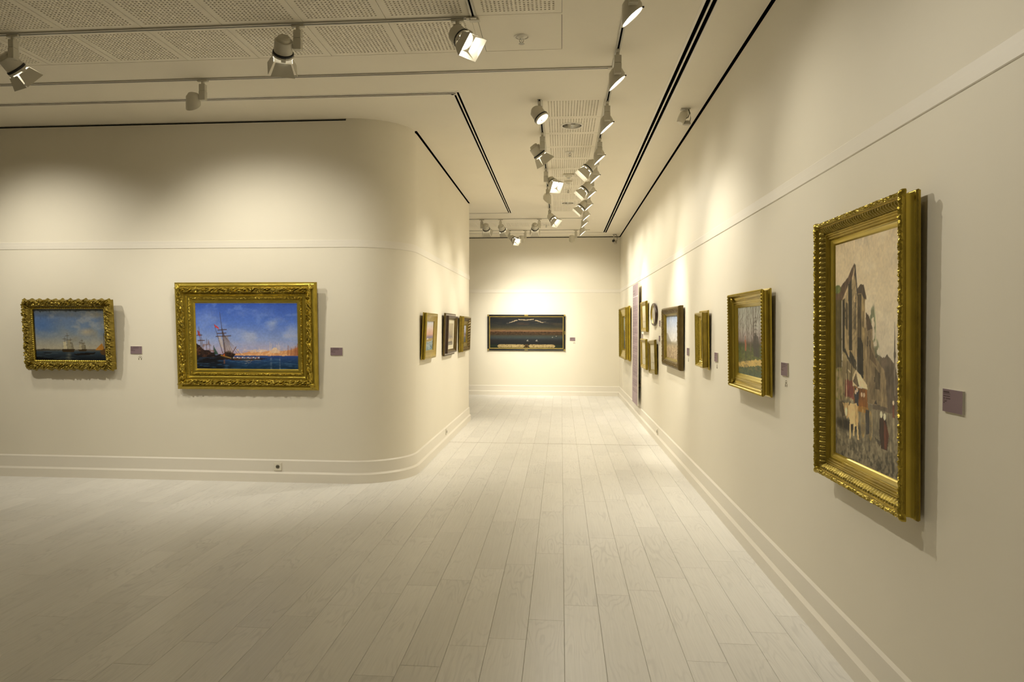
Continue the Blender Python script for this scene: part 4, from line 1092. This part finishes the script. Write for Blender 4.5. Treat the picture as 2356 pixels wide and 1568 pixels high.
for x, w_, top in ((.05, .005, .05), (.12, .004, .1), (.20, .007, .0), (.36, .011, .0), (.42, .005, .0), (.52, .006, .0), (.60, .018, .0), (.68, .008, .0), (.80, .007, .0), (.93, .007, .0)):
    r.line((x, .68), (x - .02, top), w_, tr, .85, w_ * .5)
    rs = random.Random(int(x * 100))
    for k in range(11):
        y = rs.uniform(.05, .48); s_ = rs.choice((-1, 1)); x2 = x + s_ * rs.uniform(.05, .14); y2 = y - rs.uniform(.06, .2)
        r.line((x - .01, y), (x2, y2), .003, tr, .7, .001); r.line((x2, y2), (x2 + s_ * .02, y2 - .08), .0018, tr, .6, .0006)
for k in range(7):
    y = .16 + k * .055; r.line((.66, y), (.66 - .05 - .008 * k, y + .02), .004, (62, 56, 46), .8, .001); r.line((.66, y), (.66 + .05 + .008 * k, y + .02), .004, (62, 56, 46), .8, .001)
r.mix(np.clip((r.n(20, 9, 31) - .42) * 6, 0, 1) * np.clip(1 - np.abs(r.u - .66) / .2, 0, 1) * (r.v > .38) * (r.v < .70), (58, 54, 48), .85)
r.poly([(.58, .44), (.66, .39), (.76, .44), (.78, .71), (.58, .71)], (60, 56, 50), .75, .04)
r.poly([(.255, .49), (.305, .47), (.325, .56), (.315, .65), (.265, .65)], (150, 88, 62), .9, .02); r.ell(.285, .445, .016, .022, (136, 96, 78)); r.line((.275, .65), (.27, .79), .006, (50, 44, 40)); r.line((.305, .65), (.318, .79), .006, (50, 44, 40))
r.line((.48, .60), (.47, .78), .006, (64, 54, 46)); r.poly([(.45, .51), (.51, .51), (.50, .65), (.455, .65)], (92, 80, 66), .8, .02)
r.canvas('canvas', wd - .206, hg - .206, .0095, t, 1.5)

# ---- P3: narrow deep frame, picture hidden inside
wd, hg = .40, .545
t = thing('framed_painting', 'small picture in a box-deep gold frame with wide flat back plate, right wall', 'painting')
hang(t, 'R', 6.755, 1.215, hg, .010, .014)
frame_band('back_plate', wd, hg, [(.02, 0), (.0, 0), (.0, .008), (.006, .012), (.010, .010), (.028, .010)], GOLD, t)
frame_band('box_side', wd, hg, lerp_prof([(.022, .010), (.022, .050)], 4), GOLDO, t, .02)
frame_band('front_lip', wd, hg, [(.022, .050), (.019, .053), (.021, .059), (.030, .060), (.034, .055)], GOLD, t)
frame_band('inner_cove', wd, hg, lerp_prof([(.033, .055), (.045, .044), (.062, .028)], 5), GOLDB, t, .004, scroll(.006, .05, 61), 60)
frame_band('bead_course', wd, hg, lerp_prof([(.062, .028), (.067, .031), (.072, .026)], 3), GOLDB, t, .003, beads(.005, .016), 60)
frame_band('sight_slip', wd, hg, [(.072, .026), (.090, .018), (.096, .010)], GOLDB, t)
back_board(t, wd - .07, hg - .07, 0, .006)
r = Ras(40, 60, .7); r.grad([(0, (120, 110, 70)), (.5, (150, 120, 60)), (.7, (90, 70, 40)), (1, (70, 60, 40))]); r.mix(np.clip((r.n(6, 6, 4) - .5) * 5, 0, 1), (110, 110, 90), .5)
r.canvas('canvas', wd - .18, hg - .18, .0095, t, 1.2)

# ---- P4: broad dark bronze frame, pale sky over crowd
wd, hg = 1.29, .725
t = thing('framed_painting', 'pale sky over a crowded square in dark bronze round-edged frame, right wall', 'painting')
hang(t, 'R', 8.575, 1.122, hg, .008, .012)
frame_band('side_moulding', wd, hg, [(.03, 0), (.0, 0), (.0, .022)] + cove(.0, .024, .022, .060, 7, -1), BRONZE, t)
frame_band('carved_moulding', wd, hg, lerp_prof([(.021, .060), (.040, .058), (.064, .046), (.078, .034)], 4), BRONZE, t, .006, scroll(.010, .06, 71), 60)
frame_band('sight_slip', wd, hg, [(.077, .034), (.082, .038), (.087, .034), (.090, .028), (.096, .030), (.100, .022), (.108, .010)], GOLDO, t)
back_board(t, wd - .07, hg - .07, 0, .006)
r = Ras(110, 110, 2.1)
r.grad([(0, (128, 144, 172)), (.3, (164, 168, 176)), (.58, (170, 166, 158)), (.64, (128, 120, 100)), (.75, (150, 134, 106)), (1, (140, 122, 96))])
r.mix(np.clip((r.n(4, 4, 8) - .46) * 5, 0, 1) * np.clip(1 - np.abs(r.u - .5) / .35, 0, 1) * (r.v < .6), (206, 204, 200), .8)
r.poly([(0, .40), (.10, .42), (.2, .50), (.34, .60), (.34, .66), (0, .70)], (112, 106, 92), .6, .05); r.poly([(1, .40), (.86, .46), (.76, .54), (.66, .60), (.66, .66), (1, .70)], (118, 112, 96), .6, .05)
r.mix(np.clip((r.n(40, 26, 51) - .5) * 8, 0, 1) * np.clip((r.v - .63) * 10, 0, 1), (92, 74, 56), .6); r.mix(np.clip((r.n(44, 28, 57) - .56) * 9, 0, 1) * np.clip((r.v - .63) * 10, 0, 1), (200, 176, 140), .6)
r.canvas('canvas', wd - .206, hg - .206, .0095, t, 1.35)

# ---- group of four small pictures
def small_sketch(seed, tone):
    r = Ras(46, 46, 1.2); r.grad([(0, tone), (.5, tuple(v * .95 for v in tone)), (1, tuple(v * .86 for v in tone))])
    r.mix(np.clip((r.n(9, 5, seed) - .52) * 6, 0, 1) * (r.v > .35) * (r.v < .8), (130, 116, 92), .5)
    r.line((.1, .72), (.9, .70), .006, (100, 88, 68), .7); r.line((.35, .72), (.37, .30), .006, (96, 84, 64), .7); r.line((.6, .70), (.6, .4), .005, (96, 84, 64), .6)
    return r
GF = lambda m1, m2: [('side_moulding', [(.02, 0), (.0, 0), (.0, .020), (.006, .032), (.014, .036)], m1), ('front_moulding', [(.014, .036), (.026, .034), (.030, .026), (.048, .022), (.052, .014)], m2), ('inner_slip', [(.052, .014), (.056, .017), (.062, .016), (.066, .009)], m1)]
t = thing('framed_sketch', 'small pale sketch in plain gold frame, upper one beside the tall text panel', 'picture')
hang(t, 'R', 11.49, 1.532, .485, .012, .012); simple_frame(t, .72, .485, GF(GOLD, GOLDP)); small_sketch(4, (196, 184, 152)).canvas('canvas', .60, .365, .0095, t, 1.2)
t = thing('framed_sketch', 'small pale sketch in plain gold frame, directly below its twin beside the panel', 'picture')
hang(t, 'R', 11.50, .940, .48, .010, .012); simple_frame(t, .72, .48, GF(GOLD, GOLDP)); small_sketch(9, (190, 180, 150)).canvas('canvas', .60, .36, .0095, t, 1.2)
t = thing('framed_sketch', 'crooked small sketch in brownish gold frame, below the oval picture', 'picture')
hang(t, 'R', 10.40, .928, .49, .012, .014, roll=math.radians(2.2)); simple_frame(t, .70, .49, GF(GOLDO, GOLDO)); small_sketch(15, (192, 184, 160)).canvas('canvas', .58, .37, .0095, t, 1.25)
# oval
t = thing('oval_picture', 'small oval picture in thin dark brown frame on right wall', 'picture')
hang(t, 'R', 10.40, 1.625, .33, .008, .006)
m = MB(); m.lathe([(.92, 0), (1.0, 0), (1.0, .012 / 1), (.97, .026), (.88, .030), (.82, .022), (.80, .012)], 48, sx=.285, sy=.165); smooth_by_angle(m.build('oval_moulding', WALNUT, t).data, 45)
m = MB(); m.lathe([(.84, .021), (.80, .024), (.77, .017), (.76, .011)], 48, sx=.285, sy=.165); smooth_by_angle(m.build('gilt_slip', GOLD, t).data, 45)
m = MB(); m.lathe([(0, .010), (.78, .010)], 48, sx=.285, sy=.165); m.build('picture_sheet', mat('oval_print', (.50, .45, .36), .6, noise=.22, nscale=9, lin=True), t)
m = MB(); m.lathe([(0, .0), (.95, .0), (.95, .009), (0, .009)], 48, sx=.285, sy=.165); m.build('backing_board', BACK, t)

# ---- P9: tall portrait in beaded gold frame at far end of right wall
wd, hg = 1.55, 1.075
t = thing('framed_painting', 'large gold frame with beaded lip at the far end of the right wall', 'painting')
hang(t, 'R', 14.63, .945, hg, .012, .014)
frame_band('side_moulding', wd, hg, [(.03, 0), (.0, 0), (.0, .030), (.010, .036)] + cove(.012, .038, .032, .078, 6, 1) + [(.028, .084)], GOLDB, t)
frame_band('beaded_lip', wd, hg, lerp_prof([(.028, .084), (.026, .096), (.036, .100), (.044, .090)], 3), GOLDO, t, .008, beads(.012, .038), 60)
frame_band('broad_slope', wd, hg, [(.043, .090), (.055, .070), (.16, .040), (.165, .046), (.18, .044), (.20, .022), (.205, .010)], GOLDB, t)
back_board(t, wd - .07, hg - .07, 0, .006)
r = Ras(60, 70, 1.7); r.grad([(0, (150, 150, 130)), (.4, (130, 136, 120)), (.55, (80, 84, 66)), (1, (70, 72, 58))]); r.mix(np.clip((r.n(6, 6, 14) - .5) * 6, 0, 1) * (r.v > .4), (50, 50, 40), .7); r.mix(np.clip((r.n(5, 5, 19) - .55) * 6, 0, 1) * (r.v < .5), (190, 184, 160), .6)
r.canvas('canvas', wd - .40, hg - .40, .0115, t, 1.2)

# ---- C1..C3: three pictures on the corridor face of the partition
wd, hg = .72, .535
t = thing('framed_painting', 'harbour at dusk in pale sloping gold frame, nearest of three on partition', 'painting')
hang(t, 'C', 8.16, 1.23, hg, .024, .012)
frame_band('back_moulding', wd, hg, [(.02, 0), (.0, 0), (-.0, .014), (.010, .018), (.016, .014)], GOLD, t)
frame_band('front_moulding', wd, hg, [(.016, .014), (.004, .026), (.004, .040), (.014, .046), (.024, .044)], GOLD, t)
frame_band('bevel_moulding', wd, hg, [(.023, .044), (.030, .047), (.036, .040), (.084, .022), (.088, .026), (.096, .022), (.100, .010)], GOLDP, t)
back_board(t, wd - .06, hg - .06, 0, .006)
r = Ras(80, 90, 1.55)
r.grad([(0, (176, 180, 186)), (.25, (196, 178, 168)), (.45, (190, 150, 132)), (.55, (112, 104, 130)), (.60, (120, 124, 140)), (.66, (150, 158, 160)), (1, (128, 148, 156))])
r.mix(np.clip((r.n(16, 22, 5) - .52) * 7, 0, 1) * (r.v > .66), (60, 84, 96), .7)
for x, y1 in ((.45, .26), (.52, .2), (.62, .25), (.72, .15), (.85, .3)): r.line((x, .58), (x, y1), .007, (110, 76, 72), .85, .003)
r.poly([(.05, .62), (.9, .58), (1, .60), (.85, .68), (.15, .70)], (146, 128, 84), 1, .02); r.poly([(.25, .62), (.4, .56), (.48, .62)], (206, 196, 176), 1, .02)
r.canvas('canvas', wd - .19, hg - .19, .0105, t, 1.3)

wd, hg = .88, .575
t = thing('framed_painting', 'misty mosque sketch with cream mount in dark walnut frame, middle of three on partition', 'painting')
hang(t, 'C', 9.70, 1.212, hg, .020, .012)
frame_band('back_moulding', wd, hg, [(.02, 0), (.0, 0), (.0, .022), (.008, .026), (.012, .022)], BRONZE, t)
frame_band('silver_step', wd, hg, [(.012, .022), (.016, .026), (.030, .026), (.034, .022)], SILVER, t)
frame_band('front_moulding', wd, hg, [(.034, .020), (.034, .058), (.038, .062), (.048, .062), (.052, .056)], WALNUT, t)
frame_band('inner_moulding', wd, hg, [(.051, .056), (.060, .050), (.064, .044), (.080, .030), (.084, .020)], BRONZE, t)
frame_band('cream_mount', wd, hg, [(.083, .020), (.084, .016), (.135, .014), (.137, .011)], CREAM, t)
back_board(t, wd - .06, hg - .06, 0, .006)
r = Ras(70, 80, 1.9); r.grad([(0, (172, 160, 132)), (.3, (168, 156, 130)), (.6, (146, 134, 112)), (.75, (166, 152, 122)), (1, (120, 116, 106))])
r.poly([(.1, .62), (.25, .52), (.33, .40), (.40, .34), (.48, .42), (.6, .52), (.8, .6), (1, .62), (1, .7), (.1, .7)], (128, 120, 116), .8, .03)
for x in (.3, .52, .62): r.line((x, .6), (x, .28), .006, (124, 116, 110), .8, .003)
r.mix(np.clip((r.n(12, 9, 33) - .5) * 7, 0, 1) * (r.v > .64) * (r.v < .85), (204, 192, 160), .7); r.line((.35, .8), (.34, .6), .01, (84, 74, 60)); r.poly([(.1, .84), (.9, .82), (.9, .9), (.2, .92)], (104, 98, 88), .9, .03)
r.canvas('canvas', wd - .27, hg - .27, .0105, t, 1.15)

wd, hg = .84, .56
t = thing('framed_painting', 'tiny picture in deep carved old-gold frame, farthest of three on partition', 'painting')
hang(t, 'C', 11.14, 1.212, hg, .016, .012)
frame_band('back_moulding', wd, hg, [(.02, 0), (.0, 0), (.0, .022), (.010, .032), (.016, .026)], GOLDO, t)
frame_band('front_moulding', wd, hg, [(.016, .026), (.008, .036), (.006, .060), (.014, .070), (.022, .072)], GOLDO, t)
frame_band('carved_moulding', wd, hg, lerp_prof([(.021, .072), (.040, .066), (.066, .040), (.078, .030)], 4), BRONZE, t, .006, rope(.008, .045, 1.2), 60)
frame_band('flat_slip', wd, hg, [(.077, .030), (.082, .034), (.13, .026), (.135, .030), (.14, .022), (.146, .010)], GOLDO, t)
back_board(t, wd - .06, hg - .06, 0, .006)
r = Ras(50, 50, 2.0); r.grad([(0, (176, 180, 190)), (.4, (150, 150, 172)), (.55, (110, 104, 124)), (.6, (156, 130, 110)), (.7, (80, 84, 90)), (1, (60, 64, 66))]); r.mix(np.clip((r.n(10, 10, 3) - .5) * 6, 0, 1) * (r.v > .4), (60, 54, 56), .7)
r.canvas('canvas', wd - .285, hg - .285, .0105, t, 1.2)

# ---- D1: long panorama on the back wall
wd, hg = 1.83, .845
t = thing('framed_painting', 'long dark panorama of a shoreline in black frame on the back wall', 'painting')
hang(t, 'B', -.815, 1.052, hg, .03, .008)
frame_band('side_moulding', wd, hg, [(.02, 0), (.0, 0), (.0, .022), (.008, .032), (.022, .036), (.032, .028)], EBONY, t)
frame_band('gilt_slip', wd, hg, [(.040, .020), (.043, .024), (.055, .022), (.062, .010)], GOLDP, t)
frame_band('black_flat', wd, hg, [(.031, .028), (.036, .020), (.041, .020)], EBONY, t)
for (x, y, a, b) in ((0, hg / 2 - .016, .045, .013), (0, -hg / 2 + .016, .040, .008), (wd / 2 - .02, hg / 2 - .02, .02, .02), (-wd / 2 + .02, hg / 2 - .02, .02, .02), (wd / 2 - .02, -hg / 2 + .02, .02, .02), (-wd / 2 + .02, -hg / 2 + .02, .02, .02), (wd / 2 - .014, 0, .008, .04)):
    MB().bbox(x - a, x + a, y - b, y + b, .026, .0385, .002).build('gilt_mount', GOLDP, t)
back_board(t, wd - .06, hg - .06, 0, .006)
r = Ras(200, 90, 2.36)
r.grad([(0, (30, 32, 34)), (.2, (32, 35, 38)), (.33, (58, 58, 46)), (.40, (96, 80, 48)), (.455, (146, 108, 76)), (.475, (84, 62, 42)), (.56, (70, 54, 34)), (.60, (70, 70, 58)), (.66, (62, 72, 72)), (.75, (38, 40, 42)), (1, (22, 22, 22))])
r.mix(np.clip((r.n(5, 26, 7) - .5) * 5, 0, 1) * (r.v < .42), (84, 74, 52), .5); r.mix(np.clip((r.n(4, 10, 9) - .56) * 6, 0, 1) * (r.v < .25), (84, 62, 44), .5)
r.mix(np.clip((r.n(60, 50, 17) - .5) * 8, 0, 1) * (r.v > .47) * (r.v < .57), (52, 36, 22), .8); r.mix(np.clip((r.n(70, 60, 27) - .58) * 8, 0, 1) * (r.v > .47) * (r.v < .57), (120, 88, 52), .5)
r.mix(np.clip((r.n(4, 5, 37) - .45) * 5, 0, 1) * (r.v > .72) * np.clip(1 - r.u * 2.4, 0, 1), (50, 36, 28), .8)
rib = (196, 176, 140)
r.poly([(.39, .065), (.50, .082), (.60, .055), (.605, .08), (.50, .108), (.395, .09)], rib, .9)
for s_ in (-1, 1):
    for k in range(3): x = .5 + s_ * (.125 + .035 * k); r.line((x, .105 + .03 * k), (x + s_ * .035, .115 + .03 * k), .006 - .001 * k, rib, .95)
    r.line((.5 + s_ * .23, .195 - .03 * (s_ > 0)), (.5 + s_ * .27, .20 - .05 * (s_ > 0)), .002, rib, .7)
for x, y in ((.52, .755), (.645, .755), (.86, .655), (.91, .615)):
    k = 1 if y > .7 else .6
    r.ell(x, y, .006 * k, .028 * k, (196, 192, 180), .95); r.ell(x - .013 * k, y + .008, .004 * k, .018 * k, (186, 182, 170), .9); r.line((x - .01, y + .045 * k), (x + .03 * k, y + .045 * k), .004 * k, (14, 12, 12)); r.line((x + .008, y + .03 * k), (x + .025 * k, y + .03 * k), .002, (150, 140, 120), .7)
r.mix((r.v > .89).astype(float), (40, 52, 36), .8)
for a, b in ((.10, .48), (.53, .90)):
    m_ = (r.v > .885) * (r.v < .985) * (r.u > a) * (r.u < b); e = np.clip((np.minimum(r.u - a, b - r.u)) / .025, 0, 1)
    r.mix(m_ * (e > np.abs((r.v - .935) / .05) * .9), (190, 168, 116), 1); r.mix(m_ * np.clip((r.n(80, 70, 47) - .52) * 9, 0, 1) * (e > .6), (110, 92, 56), .7)
r.poly([(.475, .88), (.53, .88), (.525, .99), (.48, .99)], (96, 76, 40), 1); r.poly([(.487, .90), (.517, .90), (.515, .98), (.49, .98)], (60, 44, 24), 1)
r.canvas('canvas', wd - .118, hg - .118, .0095, t, .72)

# ------------------------------------------------------------------ labels, pictograms and the text panel
MAUVE = (138, 118, 122)
def text_lines(r, rows, seed, col, u0=.04):
    """rows: (v, length, half thickness, strength); illegible print as word-like dashes"""
    for k, (v, ln, th, st) in enumerate(rows):
        words = np.clip((vnoise(r.u * 22 + k * 7.7, r.v * 0 + k, seed) - .16) * 9, 0, 1)
        r.mix((np.abs(r.v - v) < th) * (r.u > u0) * (r.u < u0 + ln) * words, col, st)
def label_plate(lab, wall, along, zc, style=0):
    t = thing('exhibit_label', lab, 'label', group='mauve exhibit labels')
    hang(t, wall, along, zc - .04, .08, 0, .0)
    MB().bbox(-.0625, .0625, -.04, .04, .0, .0075, .0008).build('plate', PLATEW, t)
    r = Ras(60, 48, 1.56); r.c[:] = MAUVE
    rows = [(.13, .30, .030, .85), (.21, .36, .022, .45), (.31, .36, .026, .8), (.42, .36, .026, .85), (.485, .20, .016, .6), (.54, .18, .026, .85), (.605, .07, .026, .85)] if style == 0 else \
           [(.09, .66, .026, .7), (.18, .88, .022, .5), (.285, .66, .026, .6), (.395, .36, .024, .65), (.51, .14, .022, .4), (.57, .36, .026, .55)]
    text_lines(r, rows, 5 + style, (62, 48, 46))
    r.canvas('printed_face', .1245, .0795, .0078, t, 1.0)
def pictogram(lab, wall, along, zc):
    t = thing('headphone_sign', lab, 'sign', group='headphone pictograms')
    hang(t, wall, along, zc - .02, .04, 0, .0)
    m = MB(); K = 16
    for i in range(K + 1):
        a = math.radians(-20 + 220 * i / K); c, s = math.cos(a), math.sin(a)
        for rr in (.0165, .0195): m.v.append((rr * c, rr * s * 1.02, .0006))
    for i in range(K): m.f.append((2 * i, 2 * i + 1, 2 * i + 3, 2 * i + 2))
    fixnormals(m.build('headband', INK, t).data)
    for s in (-1, 1):
        MB().bbox(s * .014 - .0045, s * .014 + .0045, -.020, -.004, .0002, .0012, .0004).build('ear_cup', INK, t)
    MB().bbox(-.0075, .0075, .000, .0075, .0002, .0010, .0003).build('number_mark', INK, t)
label_plate('mauve label right of the small harbour painting on the left wall', 'L', -4.435, 1.35, 1)
pictogram('headphone pictogram under the label of the small harbour painting', 'L', -4.396, 1.268)
label_plate('mauve label right of the large blue harbour painting', 'L', -2.285, 1.347, 1)
label_plate('mauve label to the right of the tall street scene, largest label in view', 'R', 2.575, 1.347, 0)
label_plate('mauve label to the right of the park scene', 'R', 4.43, 1.349, 1)
pictogram('headphone pictogram under the label of the park scene', 'R', 4.412, 1.263)
label_plate('mauve label to the right of the box-deep gold frame', 'R', 6.333, 1.343, 1)
pictogram('headphone pictogram beside the box-deep gold frame', 'R', 6.315, 1.264)
label_plate('mauve label to the right of the dark bronze frame', 'R', 7.707, 1.343, 1)
pictogram('headphone pictogram to the right of the dark bronze frame', 'R', 7.711, 1.257)
label_plate('mauve label level with the oval picture', 'R', 9.89, 1.658, 1)
label_plate('mauve label beside the crooked sketch, with a pictogram under it', 'R', 9.91, 1.448, 1)
pictogram('headphone pictogram beside the crooked sketch', 'R', 9.924, 1.373)
label_plate('mauve label between the two stacked gold-framed sketches', 'R', 11.955, 1.455, 1)
label_plate('mauve label on the back wall beside the panorama', 'B', .267, 1.324, 1)
pictogram('headphone pictogram under the label of the panorama', 'B', .305, 1.237)
# tall text panel standing off the wall
t = thing('text_panel', 'tall mauve text panel standing off the right wall before the far frame', 'sign')
hang(t, 'R', 12.60, .262, 2.10, 0, .0)
MB().bbox(-.44, .44, -1.05, 1.05, .045, .062, .0015).build('panel_board', PLATEW, t)
for yy in (-.7, .7):
    MB().box(-.36, .36, yy - .03, yy + .03, .0, .045).build('mounting_batten', BACK, t)
r = Ras(70, 340, .42); r.c[:] = (170, 150, 156)
rows = [(.055, .30, .006, .5), (.078, .34, .006, .5), (.135, .2, .004, .3), (.16, .2, .004, .3)]
v = .185
for blk, k in enumerate((17, 5, 6, 6, 18, 6, 9)):
    for i in range(k):
        rows.append((v, .86 if i < k - 1 else .4, .0030, .62)); v += .0105
    v += .014
text_lines(r, [q for q in rows if q[0] < .9], 12, (112, 92, 100), .07)
r.mix((np.abs(r.v - .105) < .0018) * (r.u > .06), (226, 220, 224), 1)
r.canvas('printed_face', .878, 2.098, .0623, t, 1.0)
bpy.context.view_layer.update()
